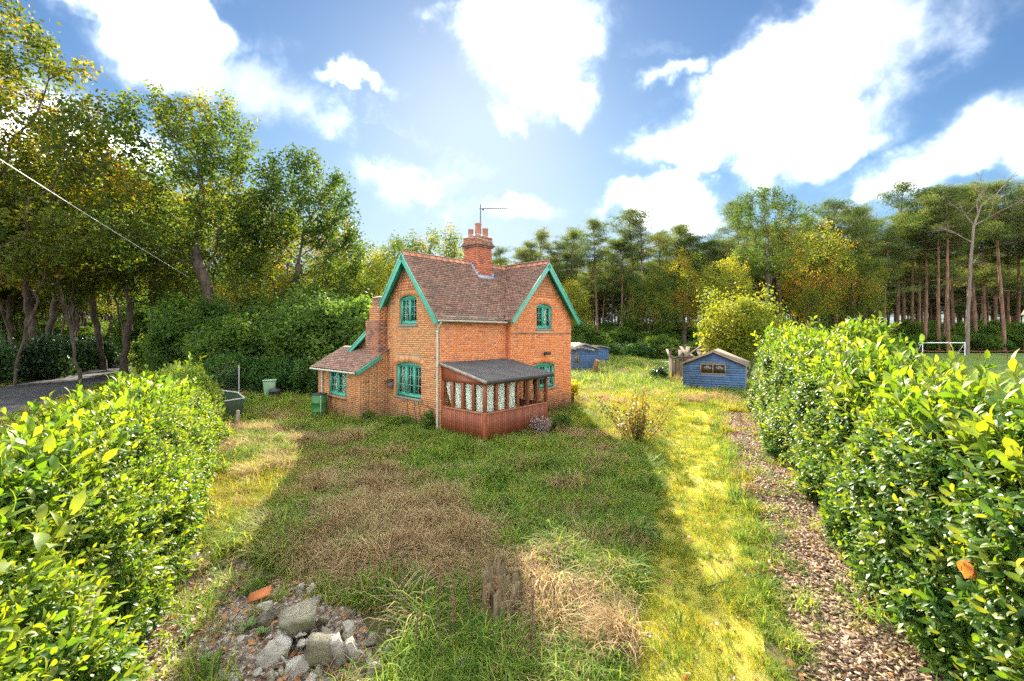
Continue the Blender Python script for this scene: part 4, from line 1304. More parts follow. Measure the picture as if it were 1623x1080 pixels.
def bush_meshes(seed, rx, ry, h, n=420, per=26, leaf=.16, spread=.22, leaf_m=DARK_L, stems=9, lobes=7, bark=BARK, core=.0, open_=.55):
    r = np.random.default_rng(seed); Cs = []
    for i in range(lobes):
        az = r.uniform(0, 6.28); k = r.uniform(.1, .78)
        c = np.array((math.cos(az) * k * rx, math.sin(az) * k * ry, h * r.uniform(.28, .80 - .25 * k)))
        rad = np.array((rx, ry, h)) * r.uniform(.22, .42, 3); rad[2] = min(rad[2], h - c[2])
        Cs.append(ellipsoid_pts(r, n // lobes, c, rad, open_))
    C = np.concatenate(Cs); C = C[(C[:, 2] > .05)]
    lvb = np.clip(.5 + (fbm(C[:, 0] * .9 + seed, C[:, 2] * .9 + C[:, 1] * .7) - .5) * 2.6, 0, 1)
    V_, F_, lv = leaf_quads(C, per, spread, leaf, r, flat=.2, lvb=lvb)
    V_[:, 2] = np.maximum(V_[:, 2], .01)
    M = MB()
    for i in range(stems):
        q = C[r.integers(len(C))]; b = np.array((r.normal(0, rx * .12), r.normal(0, ry * .12), -.1))
        mid = (b + q) / 2 + np.array((0, 0, h * .12)); M.tube([b, mid, q], [.05, .03, .012], 5, cap=False)
    return M.me('trunk', bark, True), mesh_np('crown', V_, F_, leaf_m, lv)

def bush(name, meshes, loc, rz=0.0, sc=(1, 1, 1), **kw):
    o = empty(name, (loc[0], loc[1], gzf(*loc)), rz, **kw); o.scale = sc
    link(bpy.data.objects.new('stems', meshes[0]), o); link(bpy.data.objects.new('foliage', meshes[1]), o)
    return o

# ------------------------------------------------------------------ trees
# the great oak across the garden corner
oak_a = broadleaf(21, 20, [((-1.2, 0, 13.5), (5.2, 4.5, 5.4)), ((3.2, 0, 11.0), (4.0, 3.6, 3.6)), ((-4.6, .5, 9.6), (3.4, 3.2, 2.8)), ((.8, 0, 17.3), (3.0, 2.8, 2.4)), ((5.4, 0, 7.6), (2.4, 2.4, 1.8))],
                  5.6, lean=(.3, 0), natt=950, per=54, spread=.30, leaf=.24, rmax=.40, keep=.88, dk=.8, D=.55)
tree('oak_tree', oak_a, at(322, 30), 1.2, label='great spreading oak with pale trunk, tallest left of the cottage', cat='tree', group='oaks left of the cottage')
oak_b = broadleaf(35, 18, [((1.0, 0, 12.8), (3.8, 3.6, 3.9)), ((3.0, 0, 9.4), (3.0, 3.0, 2.6)), ((-1.8, 0, 9.6), (2.8, 2.8, 2.6)), ((.4, 0, 15.6), (2.2, 2.2, 1.7)), ((4.2, 0, 6.6), (2.0, 2.2, 1.8))],
                  5.0, lean=(-.2, 0), natt=720, per=54, spread=.29, leaf=.24, keep=.88, rmax=.36, dk=.78, D=.52)
tree('oak_tree', oak_b, at(462, 33), 0.3, label='smaller leaning oak just left of the cottage chimney stack', cat='tree', group='oaks left of the cottage')
oak_c = broadleaf(52, 24, [((2.5, 0, 15.5), (6.0, 5, 5.0)), ((-3, 0, 14), (5, 5, 5)), ((7, -1, 12.6), (3.4, 3.0, 2.2)), ((0, 0, 20), (4.5, 4, 3.2)), ((4.5, 0, 8.5), (4.4, 3.6, 2.6)), ((-4, 0, 8.2), (3.4, 3.4, 2.4))],
                  5.5, lean=(.8, 0), natt=1150, per=50, spread=.30, leaf=.235, keep=1.0, rmax=.46, leaf_m=AUT_L, dk=.8)
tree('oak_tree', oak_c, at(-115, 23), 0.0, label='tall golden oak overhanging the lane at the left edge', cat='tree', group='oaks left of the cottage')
# wood across the lane: slighter trees in rows
wood_a = broadleaf(61, 17, [((0, 0, 11), (3.6, 3.6, 4.6)), ((1.8, 0, 7.4), (2.8, 2.8, 2.2)), ((-1.6, .5, 8.2), (2.6, 2.6, 2.2))], 5.2, lean=(.6, .2), natt=340, per=52, spread=.34, leaf=.22, rmax=.20, leaf_m=AUT_L, dk=1.0)
wood_b = broadleaf(62, 16, [((0, 0, 11.5), (3.0, 3.0, 4.0)), ((-1.6, 0, 8), (2.4, 2.4, 2.4))], 5.6, lean=(-1.0, 0), natt=300, per=52, spread=.34, leaf=.22, rmax=.17, leaf_m=OAK_L, dk=1.0)
WOODS = (wood_a, wood_b)
rw_ = random.Random(9)
n_w = 0
for (px, Y, k, s) in ((-40, 27, 0, 1.05), (30, 31, 1, 1.0), (70, 38, 0, 1.15), (120, 36, 1, 1.15), (163, 40, 0, 1.2), (205, 46, 1, 1.25), (250, 44, 0, 1.15), (282, 52, 1, 1.3), (-120, 33, 1, 1.2), (0, 47, 0, 1.3), (90, 52, 1, 1.4), (180, 58, 0, 1.4),
                      (225, 66, 1, 1.6), (140, 70, 0, 1.6), (50, 62, 1, 1.6), (-60, 56, 0, 1.5), (330, 56, 0, 1.3), (395, 52, 1, 1.2), (240, 74, 0, 1.5), (262, 64, 1, 1.5), (212, 80, 1, 1.7), (345, 44, 1, 1.30), (432, 45, 0, 1.12), (520, 46, 1, .98), (196, 35, 0, 1.18), (128, 30, 1, 1.15), (262, 37, 1, 1.2), (62, 33, 0, 1.2)):
    o = tree('woodland_tree', WOODS[k], at(px, Y), rw_.uniform(0, 6.28), (s, s, s * rw_.uniform(.95, 1.1)),
             label='slender dark trunked tree in the wood across the lane', cat='tree', group='slender trees of the wood across the lane')
# the leaning slender stem at the lane edge
lean_t = broadleaf(71, 15, [((3.2, 0, 10.5), (3.2, 2.6, 2.8)), ((1.0, 0, 8.0), (2.4, 2.4, 1.8))], 5.4, lean=(1.5, 0), natt=180, per=24, spread=.42, leaf=.26, rmax=.19, leaf_m=AUT_L, dk=.95)
tree('leaning_tree', lean_t, gp(22, 612), 0.0, label='thin dark leaning tree at the edge of the lane, leftmost trunk', cat='tree')
# broadleaf trees behind the cottage
mid_a = broadleaf(81, 15, [((0, 0, 9.5), (4.0, 4.0, 4.8)), ((2.2, 0, 6.0), (3.0, 3, 2.6)), ((-2.2, 0, 6.4), (3.0, 3, 2.6))], 3.4, natt=520, per=52, spread=.34, leaf=.23, rmax=.28, leaf_m=OAK_L, dk=.95)
mid_b = broadleaf(82, 14, [((0, 0, 8.5), (3.6, 3.6, 4.6)), ((1.8, 0, 5.2), (2.8, 2.8, 2.2))], 3.0, natt=460, per=52, spread=.32, leaf=.22, rmax=.24, leaf_m=YEL_L, dk=.95)
for (px, Y, m_, s, lb) in ((640, 47, mid_a, .98, 'round green tree behind the left gable of the cottage'), (700, 50, mid_a, 1.08, 'airy green tree just left of the chimney top'),
                           (588, 42, mid_b, .86, 'bright yellow green tree against the left gable edge'), (800, 52, mid_b, .86, 'yellow tree showing just right of the chimney'),
                           (350, 30.5, mid_b, .52, 'small yellowish tree in front of the great oak trunk'), (418, 31, mid_a, .60, 'low leafy tree between the two oaks'), (512, 33, mid_a, .62, 'low leafy tree behind the lean-to roof'), (295, 37, mid_a, .62, 'low leafy tree at the bend of the lane'),
                           (560, 52, mid_a, 1.05, 'green tree between the small oak and the cottage gable')):
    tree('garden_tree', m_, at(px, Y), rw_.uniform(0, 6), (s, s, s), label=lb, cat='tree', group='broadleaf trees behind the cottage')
# tall broadleaf and the neighbours right of centre
tall = broadleaf(91, 25, [((-.5, 0, 19.8), (4.6, 4.2, 4.4)), ((1.5, 0, 14.5), (4.2, 3.8, 3.6)), ((5.2, 0, 19.2), (2.6, 2.2, 2.6)), ((-2.5, 0, 13.5), (3, 3, 3))], 8.5, natt=860, per=44, spread=.32, leaf=.23, rmax=.3, leaf_m=OAK_L, dk=.85, up=.12)
tree('tall_tree', tall, at(1215, 62), 0.0, (1.0, 1.0, 1.0), label='tallest airy broadleaf tree above the yellow bush', cat='tree')
for (px, Y, m_, s, lb) in ((1085, 66, mid_a, 1.1, 'green tree in front of the pines left of the tallest tree'), (1150, 60, mid_b, 1.05, 'yellow green tree beside the tallest broadleaf tree'), (1290, 66, mid_a, 1.35, 'dark green tree right of the tallest broadleaf tree'),
                           (1345, 72, mid_a, 1.25, 'dark broadleaf tree left of the pines by the goal'), (905, 68, mid_b, .9, 'pale tree among the pines right of the cottage gable'), (1030, 72, mid_a, 1.0, 'round broadleaf tree amid the pines behind the shed row')):
    tree('edge_tree', m_, at(px, Y), rw_.uniform(0, 6), (s, s, s), label=lb, cat='tree', group='broadleaf trees at the edge of the pine wood')
# pines
PINES = [pine_meshes(101, 20, .50, .20, nb=34), pine_meshes(102, 21, .62, .21, nb=32), pine_meshes(103, 19, .42, .18, nb=40), pine_meshes(104, 22, .66, .23, nb=30, wide=3.3)]
rp = random.Random(4)
def pines(lst, label, group, h0, h1, ks=(0, 1, 2, 3)):
    for px, Y in lst:
        k = rp.choice(ks); H = (20, 21, 19, 22)[k]; hh = rp.uniform(h0 * .9, h1 * 1.03); s = hh / H
        tree('pine_tree', PINES[k], at(px, Y), rp.uniform(0, 6.28), (s * 1.08, s * 1.08, s), label=label, cat='pine', group=group)
pines([(832 + i * 12.4 + rp.uniform(-6, 6), rp.uniform(76, 92)) for i in range(27)], 'slender pine in the wood behind the cottage and sheds', 'pines behind the cottage and sheds', 19.5, 24.5)
pines([(610 + i * 30 + rp.uniform(-9, 9), rp.uniform(72, 84)) for i in range(8)], 'pine showing faintly behind the cottage roof', 'pines behind the roof', 16, 19)
pines([(1165 + i * 13.2 + rp.uniform(-7, 7), rp.uniform(72, 86)) for i in range(19)], 'tall pine behind the yellow bush and right hedge', 'pines behind the right hedge', 22, 26)
pines([(1425 + i * 11.5 + rp.uniform(-6, 6), rp.uniform(73, 86)) for i in range(22)], 'tall red trunked pine behind the goal', 'pines behind the goal', 25, 30.5, (0, 1, 3, 3, 2))
# dead pale tree above the goal
r_ = np.random.default_rng(7); M = MB()
base = np.array((0, 0, -.2)); tp = np.array([(0, 0, -.2), (.1, 0, 6), (.5, 0, 13), (1.0, 0, 18.5), (2.2, 0, 21.5)])
M.tube(tp, [.27, .23, .19, .14, .10], 9)
def twig(p, d, L_, r0, dep):
    q = p + d * L_; m_ = (p + q) / 2 + r_.normal(0, L_ * .06, 3); M.tube([p, m_, q], [r0, r0 * .75, r0 * .4], 6 if dep > 1 else 4, cap=False)
    if dep:
        for k in range(3):
            dd = d + r_.normal(0, .45, 3); dd /= np.linalg.norm(dd); twig(p + (q - p) * r_.uniform(.45, 1), dd, L_ * r_.uniform(.45, .7), r0 * .5, dep - 1)
for (h, dx, dz, L_) in ((21.5, .75, .65, 5.5), (18.5, .9, .45, 4.8), (18.5, -.55, .8, 4.2), (16, -.8, .5, 3.6), (20, .2, 1, 4), (13, .8, .3, 2.5)):
    p = np.array([np.interp(h, tp[:, 2], tp[:, j]) for j in range(3)]); d = np.array((dx, r_.normal(0, .25), dz)); d /= np.linalg.norm(d); twig(p, d, L_, .10, 3)
dt = empty('dead_tree', (*at(1533, 67), 0), label='bare pale dead tree standing among the pines behind the goal', cat='tree'); link(bpy.data.objects.new('trunk', M.me('trunk', GREYB, True)), dt); dt.scale = (1, 1, 1.06)

# ------------------------------------------------------------------ bushes
LAUR_D = leaf_mat('shaded_laurel', [(0, (.03, .07, .018)), (.6, (.05, .115, .022)), (1, (.11, .17, .03))], tint=(1.6, 1.6, .5), trans=.4, rough=.5, spec=.25)
BU = [bush_meshes(201, 3.2, 3.0, 5.4, n=760, per=46, leaf=.20, spread=.22, leaf_m=DARK_L, lobes=16), bush_meshes(202, 2.4, 2.3, 3.4, n=620, per=40, leaf=.17, spread=.18, leaf_m=LAUR_D, lobes=11),
      bush_meshes(203, 1.6, 1.5, 2.0, n=380, per=20, leaf=.17, spread=.2, leaf_m=HOLLY), bush_meshes(204, 2.6, 2.4, 4.2, n=640, per=46, leaf=.20, spread=.22, leaf_m=DARK_L, open_=.4, lobes=14)]
bl = [(330, 27.5, 0, 1.10, 'dark green bush in front of the great oak trunk'), (385, 26.5, 3, 1.35, 'dense dark bush behind the wheelie bin'), (440, 27, 0, 1.12, 'tall dark bush behind the black barrel'), (495, 26.5, 0, 1.18, 'tall dark bush left of the lean-to roof'),
      (545, 26, 3, 1.38, 'dark bush rising behind the lean-to roof'), (575, 30, 0, 1.25, 'tall bush filling the gap beside the brick stack'), (300, 33, 0, 1.3, 'dark bush at the bend of the lane'), (270, 40, 3, 1.2, 'far dark bush beside the end of the lane'), (228, 58, 0, 1.5, 'dark bush closing the far end of the lane'), (252, 54, 0, 1.6, 'tall dark bush right of the far lane end'),
      (470, 31, 0, 1.45, 'highest dark shrub under the small oak'), (400, 31, 0, 1.35, 'big shrub under the right limb of the great oak'), (528, 31.5, 0, 1.45, 'high shrub between small oak and lean-to')]
for px, Y, k, s, lb in bl:
    bush('bush', BU[k], at(px, Y), rw_.uniform(0, 6), (s * .92, s * .92, s * rw_.uniform(.72, 1.0)), label=lb, cat='bush', group='dark shrubs left of the cottage')
for i, (px, Y, s) in enumerate(((352, 23.5, .72), (392, 24, .68), (428, 24.2, .66), (465, 24, .70), (500, 23.6, .66))):
    bush('laurel_bush', BU[1], at(px, Y), i * 1.3, (s, s, s), label='%s low laurel bush along the shady back of the yard' % ('first', 'second', 'third', 'fourth', 'fifth')[i], cat='bush', group='low laurels behind the yard')
for i, (px, py, s) in enumerate(((60, 603, 1.3), (95, 600, 1.5), (10, 612, 1.2), (128, 594, 1.3), (30, 600, 1.7), (150, 588, 1.5), (185, 583, 1.4))):
    x, y = gp(px, py); x -= 1.6
    bush('holly_bush', BU[2], (x, y), i * 1.1, (s, s, s), label='glossy evergreen bush under the trees across the lane', cat='bush', group='glossy evergreens across the lane')
for i in range(30):
    px = 850 + i * 26 + rp.uniform(-12, 12); Y = rp.uniform(66, 76) if px < 1370 else rp.uniform(75, 82); s = rp.uniform(.75, 1.35); k = rp.choice((0, 1, 3, 3)); s *= .7 if px > 1370 else 1
    bush('undergrowth_bush', BU[k], at(px, Y), rp.uniform(0, 6), (s * 1.25, s * 1.25, s * .8), label='dark undergrowth shrub at the foot of the pines', cat='bush', group='undergrowth at the foot of the pines')
for i, (px, Y, s) in enumerate(((905, 60, .8), (940, 57, .6), (972, 60, .75), (1010, 56, .8), (1045, 58, .9), (890, 64, 1.0), (925, 66, 1.1), (985, 65, 1.1), (1120, 50, .9), (1265, 48, .9), (1300, 52, 1.0))):
    bush('rear_bush', BU[i % 2 + (1 if i % 3 else 0)] if i % 4 else BU[3], at(px, Y), i, (s * 1.2, s * 1.2, s * .8), label='green shrub at the far end of the garden before the pines', cat='bush', group='shrubs at the far end of the garden')
# the yellow willow bush behind the near shed
WIL_L = leaf_mat('willow_green_leaves', [(0, (.10, .14, .02)), (.5, (.16, .19, .025)), (1, (.25, .24, .035))], tint=(1.5, 1.45, .5), trans=.5, rough=.6, spec=.15)
wil = bush_meshes(210, 3.5, 3.2, 7.0, n=900, per=26, leaf=.20, spread=.26, leaf_m=WIL_L, stems=40, lobes=20, open_=.1)
bush('willow_bush', wil, at(1172, 34), 0, (1, 1, 1), label='large yellow green willow bush behind the blue shed', cat='bush')
# the sapling on the lawn
SAP_L = leaf_mat('sapling_leaves', [(0, (.07, .09, .02)), (.5, (.14, .13, .025)), (.8, (.20, .13, .04)), (1, (.22, .09, .045))], tint=(1.5, 1.4, .5), trans=.5)
r_ = np.random.default_rng(77); M = MB(); Cl = []
for i in range(26):
    az = r_.uniform(0, 6.28); el = r_.uniform(.75, 1.5); L_ = r_.uniform(1.0, 1.85)
    b = np.array((r_.normal(0, .07), r_.normal(0, .07), -.05)); q = b + np.array((math.cos(az) * math.cos(el), math.sin(az) * math.cos(el), math.sin(el))) * L_
    m_ = (b + q) / 2 + np.array((math.cos(az), math.sin(az), 0)) * .08
    M.tube([b, m_, q], [.014, .009, .004], 5, cap=False)
    for t in np.linspace(.3, 1, 9): Cl.append((b * (1 - t) ** 2 + 2 * m_ * t * (1 - t) + q * t * t))
V_, F_, lv = leaf_quads(np.array(Cl), 7, .075, .085, r_, aspect=.6)
sx_, sy_ = gp(1008, 702)
bush('sapling', (M.me('stems', BARK, True), mesh_np('foliage', V_, F_, SAP_L, lv)), (sx_, sy_), 0, label='small open leafy sapling alone on the lawn right of the porch', cat='shrub')
# yellow shrub, dead twigs by the wing, flowering weed by the porch
YS = bush_meshes(215, .55, .5, 1.1, n=120, per=14, leaf=.10, spread=.10, leaf_m=YEL_L, stems=9, lobes=5)
bush('yellow_shrub', YS, hw(7.75, .1), 0, label='small yellow shrub at the right corner of the cottage', cat='shrub')
RUST = simple('red_brown_twigs', (.20, .08, .05), .8, .4, 8, c2=(.10, .05, .035))
M = MB()
for i in range(70):
    b = np.array((r_.uniform(-.9, .9), r_.normal(0, .12), 0)); d = np.array((r_.normal(0, .45), r_.normal(0, .3), 1.0)); d /= np.linalg.norm(d); L_ = r_.uniform(.35, .95)
    M.tube([b, b + d * L_ * .5 + r_.normal(0, .03, 3), b + d * L_], [.010, .008, .003], 4, cap=False)
x, y = hw(5.6, -.75)
o = bpy.data.objects.new('dead_shrub', M.me('dead_shrub', RUST)); o.location = (x, y, gzf(x, y)); o.rotation_euler = (0, 0, HROT); link(o, label='red brown bare twigs heaped against the wing wall', cat='shrub')
FLO = leaf_mat('pinkish_weed', [(0, (.10, .11, .05)), (.5, (.22, .16, .13)), (1, (.36, .26, .27))], trans=.3)
WB = bush_meshes(216, .40, .35, .75, n=90, per=12, leaf=.06, spread=.08, leaf_m=FLO, stems=10, lobes=4)
bush('weed_clump', WB, hw(2.25, -2.45), 0, label='pale pinkish weed clump against the porch front boards', cat='plant')
WB2 = bush_meshes(217, .5, .4, .55, n=110, per=12, leaf=.10, spread=.09, leaf_m=DARK_L, stems=8, lobes=4)
bush('weed_clump', WB2, hw(2.95, -2.6), 1, label='low green weed clump at the right corner of the porch', cat='plant')
bush('weed_clump', WB2, hw(-.35, .35), 2, (.8, .8, 1.2), label='low green weeds at the foot of the downpipe', cat='plant')
bush('weed_clump', WB2, hw(-.45, 1.1), 3, (.9, .7, .8), label='weeds growing below the ground floor gable window', cat='plant')
bush('weed_clump', WB2, hw(-.9, 2.9), 3, (.9, .7, .8), label='weeds in the corner between gable and side stack', cat='plant')

# ------------------------------------------------------------------ far wood that closes the view
fp = []; fr = []; fs = []; fi = []
for i in range(850):
    a = rp.uniform(-1.25, 1.45); Y = rp.uniform(98, 150); x = a * Y
    if -.75 < a < -.05 and Y < 100: continue
    fp.append((x, Y, -.3)); fr.append((0, 0, rp.uniform(0, 6.28))); s = rp.uniform(.85, 1.05) * (1.12 if a > .4 else .93); fs.append((s * 1.2, s * 1.2, s)); fi.append(rp.randrange(4) * 2)
fp2 = list(fp)
protos = []
for t_, c_ in PINES: protos += [t_, c_]
P2 = fp + fp; R2 = fr + fr; S2 = fs + fs; I2 = fi + [i + 1 for i in fi]
scatter('far_wood', protos, P2, R2, S2, I2, label='mass of far pines behind the nearer trunks', cat='wood', kind='stuff')
P3, R3, S3, I3 = [], [], [], []
for i in range(620):
    a = rp.uniform(-1.3, 1.45); Y = rp.uniform(80, 125) if a > -.6 else rp.uniform(60, 105)
    s = rp.uniform(.6, 1.15); P3.append((a * Y, Y, 0)); R3.append((0, 0, rp.uniform(0, 6))); S3.append((s * 1.5, s * 1.5, s)); I3.append(rp.choice((0, 1)))
scatter('far_undergrowth', [BU[0][1], BU[3][1]], P3, R3, S3, I3, label='dark mass of undergrowth between the far trunks', cat='undergrowth', kind='stuff')
P4, R4, S4, I4 = [], [], [], []
for i in range(130):
    a = rp.uniform(-1.7, -.52); Y = rp.uniform(48, 100)
    if a * Y * LN[0] + Y * LN[1] > -17: continue
    s = rp.uniform(1.0, 1.5); k = rp.randrange(2); rz = rp.uniform(0, 6)
    for q in (0, 1): P4.append((a * Y, Y, 0)); R4.append((0, 0, rz)); S4.append((s, s, s)); I4.append(2 * k + q)
scatter('far_broadleaf_wood', [wood_a[0], wood_a[1], wood_b[0], wood_b[1]], P4, R4, S4, I4, label='deep broadleaf wood beyond the lane', cat='wood', kind='stuff')
# ------------------------------------------------------------------ laurel hedges
LAUREL = leaf_mat('laurel_leaves', [(0, (.028, .082, .016)), (.35, (.048, .12, .019)), (.65, (.075, .155, .022)), (.88, (.12, .195, .026)), (1, (.17, .215, .03))], tint=(1.7, 1.45, .35), trans=.42, rough=.46, spec=.28, objvar=.8)
LAUREL_SUN = leaf_mat('sunlit_laurel_leaves', [(0, (.055, .13, .018)), (.4, (.095, .175, .021)), (.7, (.14, .215, .024)), (1, (.21, .255, .03))], tint=(1.5, 1.42, .3), trans=.48, rough=.5, spec=.22, objvar=.8)  # sunlight on the hedge tops put into a yellower, brighter leaf colour
HEDGE_CORE = simple('hedge_core', (.12, .11, .05), .9, .4, 9, c2=(.07, .06, .03))
def leaf_verts(L_, W, bend=.25, cup=.18, n=4):
    """one laurel leaf: a folded, arched blade (local: grows along +x, upper side +z)"""
    V_ = []; 
    for i in range(n + 1):
        t = i / n; w_ = W * math.sin(math.pi * min(1, t * .9 + .06)) ** .8 * (.5 if i < n else 0.04)
        x = L_ * t * (1 - .1 * t); z = L_ * (bend * .5 * t - bend * t * t)
        V_ += [(x, -w_, z + cup * w_), (x, 0, z), (x, w_, z + cup * w_)]
    F_ = []
    for i in range(n):
        a = i * 3
        F_ += [[a, a + 3, a + 4, a + 1], [a + 1, a + 4, a + 5, a + 2]]
    return np.array(V_), np.array(F_)
def sprig(seed, nl=9, H=.26, L_=.13, upright=.75, m=None):
    r = np.random.default_rng(seed); Vs = []; Fs = []; lv = []; off = 0
    for i in range(nl):
        t = (i + .4) / nl; az = i * 2.4 + r.normal(0, .3); el = upright * (t - .1) * 1.3 + r.normal(0, .18)
        ln = L_ * r.uniform(.75, 1.2) * (1 - .25 * abs(t - .45))
        V_, F_ = leaf_verts(ln, ln * .40, r.uniform(.1, .5), r.uniform(.1, .35))
        M_ = Matrix.Rotation(az, 3, 'Z') @ Matrix.Rotation(-el, 3, 'Y') @ Matrix.Rotation(r.normal(0, .35), 3, 'X')
        V_ = V_ @ np.array(M_).T + np.array((0, 0, H * t))
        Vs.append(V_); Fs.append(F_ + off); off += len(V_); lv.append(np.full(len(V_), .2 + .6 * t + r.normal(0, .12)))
    st = MB().tube([(0, 0, -.12), (0, 0, H * .6), (r.normal(0, .01), r.normal(0, .01), H)], [.006, .005, .003], 4, cap=False)
    V2 = np.concatenate(st.V); F2 = np.concatenate(st.F[4]) + off
    return mesh_np('sprig', np.concatenate(Vs + [V2]), np.concatenate(Fs + [F2]), m or LAUREL, np.concatenate(lv + [np.full(len(V2), .8)]), smooth=True)
SPR = [sprig(300 + i, 8 + i % 3, .15 + .03 * (i % 3), .088 + .012 * (i % 2)) for i in range(6)] + [sprig(320 + i, 9 + i % 3, .19 + .05 * (i % 3), .082 + .010 * (i % 2), .95, LAUREL_SUN) for i in range(6)]

def hedge(name, frame, a0, a1, n_in, n_out, height, label, side_in, count, seed, bulge=.14, sunlit=(.15, .75), lean=.3, ls=1.0):
    """frame(a, n): along / across; n_in is the face towards the garden; height(a, f) with f 0 at the garden face, 1 at the back.
    Sprigs stand on a lumpy surface round an opaque core."""
    r = np.random.default_rng(seed)
    sgn = 1 if n_out > n_in else -1
    W = abs(n_out - n_in)
    def surf(a, q):
        """q in 0..1 up the garden face, 1..2 over the top, 2..3 down the back -> (n offset, z, normal angle)"""
        h = height(a, 0.0)
        lump = (fbm(a * .7 + seed, q * 1.6 + 4.7) - .5) * 2.6 * bulge + (fbm(a * 2.6 + seed, q * 5 + 1.7) - .5) * 1.2 * bulge
        if q < 1:
            return lean * q ** 1.6 - lump, h * (.03 + .87 * q), math.pi - q * .5
        if q < 2:
            f = q - 1; hh = height(a, f) * (.90 + .10 * min(1, f * 3.5)) + .12 * math.sin(math.pi * f); return lean + f * (W - lean), hh + lump, math.pi * (1 - (.25 + .5 * f))
        f = q - 2; hh = height(a, 1.0); return W + lump, hh * (1 - f * .95), 0.0
    root = empty(name, (*frame(a0, (n_in + n_out) / 2), 0), 0, label=label, cat='hedge')
    inv = np.array(root.location)
    # opaque core standing in for twigs, added inside the leaves to block light
    na, nq = 60, 16; V_ = []
    for i in range(na):
        a = a0 + .3 + (a1 - a0 - .6) * i / (na - 1)
        for j in range(nq):
            q = 3.0 * j / (nq - 1); n_, z, _ = surf(a, min(q, 2.999))
            n2 = .36 + (W - .72) * (n_ / W if 1 <= q <= 2 else (0 if q < 1 else 1)); n2 = min(max(n2, .36), W - .36)
            p = frame(a, n_in + sgn * n2); V_.append((p[0] - inv[0], p[1] - inv[1], max(.0, z * .88 - .12)))
    ii = np.arange(na - 1)[:, None] * nq + np.arange(nq - 1)[None]
    link(bpy.data.objects.new('branches', mesh_np('branches', np.array(V_), np.stack([ii, ii + 1, ii + nq + 1, ii + nq], -1).reshape(-1, 4), HEDGE_CORE)), root)
    # sprigs
    P, Rr, S_, I_ = [], [], [], []
    tot = 0
    u = r.random(count) ** 1.35
    aa = a0 + (a1 - a0) * u
    qq = r.choice(3, count, p=[.46, .44, .10]) + r.random(count)
    for a, q in zip(aa, qq):
        n_, z, ang = surf(a, q)
        dep = abs(r.normal(0, .12))
        n_ += (dep if q < 1 else 0); z -= (dep if 1 <= q < 2 else 0)
        p = frame(a, n_in + sgn * n_)
        if z < .05: continue
        # outward direction in the across/up plane
        o2 = np.array((math.cos(ang), math.sin(ang)))
        if q < 1: o2 = np.array((-.80, .45 + .35 * q))
        elif q < 2: o2 = np.array((-.35 + .7 * (q - 1), 1.0))
        else: o2 = np.array((.8, .5))
        across = (np.array(frame(0, 1)) - np.array(frame(0, 0))) * sgn
        al = np.array(frame(1, 0)) - np.array(frame(0, 0))
        d = np.array((*(across * o2[0] + al * r.normal(0, .28)), o2[1])) + r.normal(0, .22, 3)
        d /= np.linalg.norm(d)
        e = (Matrix.Rotation(r.uniform(0, 6.28), 3, 'Z')); Rm = Vector(d).to_track_quat('Z', 'Y').to_matrix() @ e
        P.append((p[0] - inv[0], p[1] - inv[1], z)); Rr.append(tuple(Rm.to_euler())); S_.append(ls * r.uniform(.7, 1.3) * (1.0 if not (1 <= q < 2) else r.choice([1.0, 1.3, 1.8, 2.3], p=[.6, .25, .11, .04]))); I_.append(int(r.integers(6)) + (6 if r.random() < (sunlit[1] if 1 <= q < 2 else sunlit[0] * (.4 + q)) else 0))  # the top gets more of the sunlit-coloured sprigs
    fo = scatter(name + '_foliage', SPR, P, Rr, S_, I_, kind='stuff', parent=root); fo.name = 'foliage'
    # the nearest shoots: every leaf an object of its own
    dist = np.linalg.norm(np.array(P) + inv - np.array((0, 0, CAM_H)), axis=1)
    near = [i for i in np.argsort(dist) if abs(P[i][0] + inv[0]) < 1.12 * (P[i][1] + inv[1])][:1500]
    r.shuffle(near)
    Lm = []
    for k in range(6):
        Vl, Fl = leaf_verts(.092, .036, .1 + .07 * k, .1 + .05 * k); Lm.append(mesh_np('leaf', Vl, Fl, LAUREL, np.full(len(Vl), .25 + .1 * k), smooth=True))
    nl = 0
    for i in near:
        if nl >= 280: break
        base = Matrix.Rotation(0, 3, 'Z') if False else Euler(Rr[i]).to_matrix()
        for j in range(4):
            m_ = base @ (Matrix.Rotation(j * 1.7 + r.normal(0, .3), 3, 'Z') @ Matrix.Rotation(-r.uniform(.1, .9), 3, 'Y'))
            o = bpy.data.objects.new('leaf', Lm[int(r.integers(6))]); pos = np.array(P[i]) + np.array(base @ Vector((0, 0, .06 + .04 * j)))
            o.location = pos; o.rotation_euler = m_.to_euler(); s = r.uniform(.85, 1.25); o.scale = (s, s, s); link(o, root); nl += 1
    return root, surf
# left hedge: about two metres high
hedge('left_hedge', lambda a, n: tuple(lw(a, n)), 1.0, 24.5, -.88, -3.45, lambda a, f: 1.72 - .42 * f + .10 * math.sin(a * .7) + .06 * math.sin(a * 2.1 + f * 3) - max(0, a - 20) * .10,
      'low bright laurel hedge on the left beside the lane', 1, 26000, 41, bulge=.32, sunlit=(.6, .85), lean=.75)
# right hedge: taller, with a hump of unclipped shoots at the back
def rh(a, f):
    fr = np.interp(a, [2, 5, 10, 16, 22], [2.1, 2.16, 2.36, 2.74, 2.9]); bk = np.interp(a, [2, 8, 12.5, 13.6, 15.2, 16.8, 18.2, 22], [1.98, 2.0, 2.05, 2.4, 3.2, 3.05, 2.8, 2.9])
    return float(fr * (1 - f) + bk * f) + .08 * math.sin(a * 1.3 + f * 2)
hedge('right_hedge', lambda a, n: tuple(rw(a, n)), 2.2, 21.5, 2.18, 4.75, rh, 'tall glossy laurel hedge along the right of the drive', -1, 26000, 42, bulge=.32, ls=1.12, sunlit=(.05, .62))
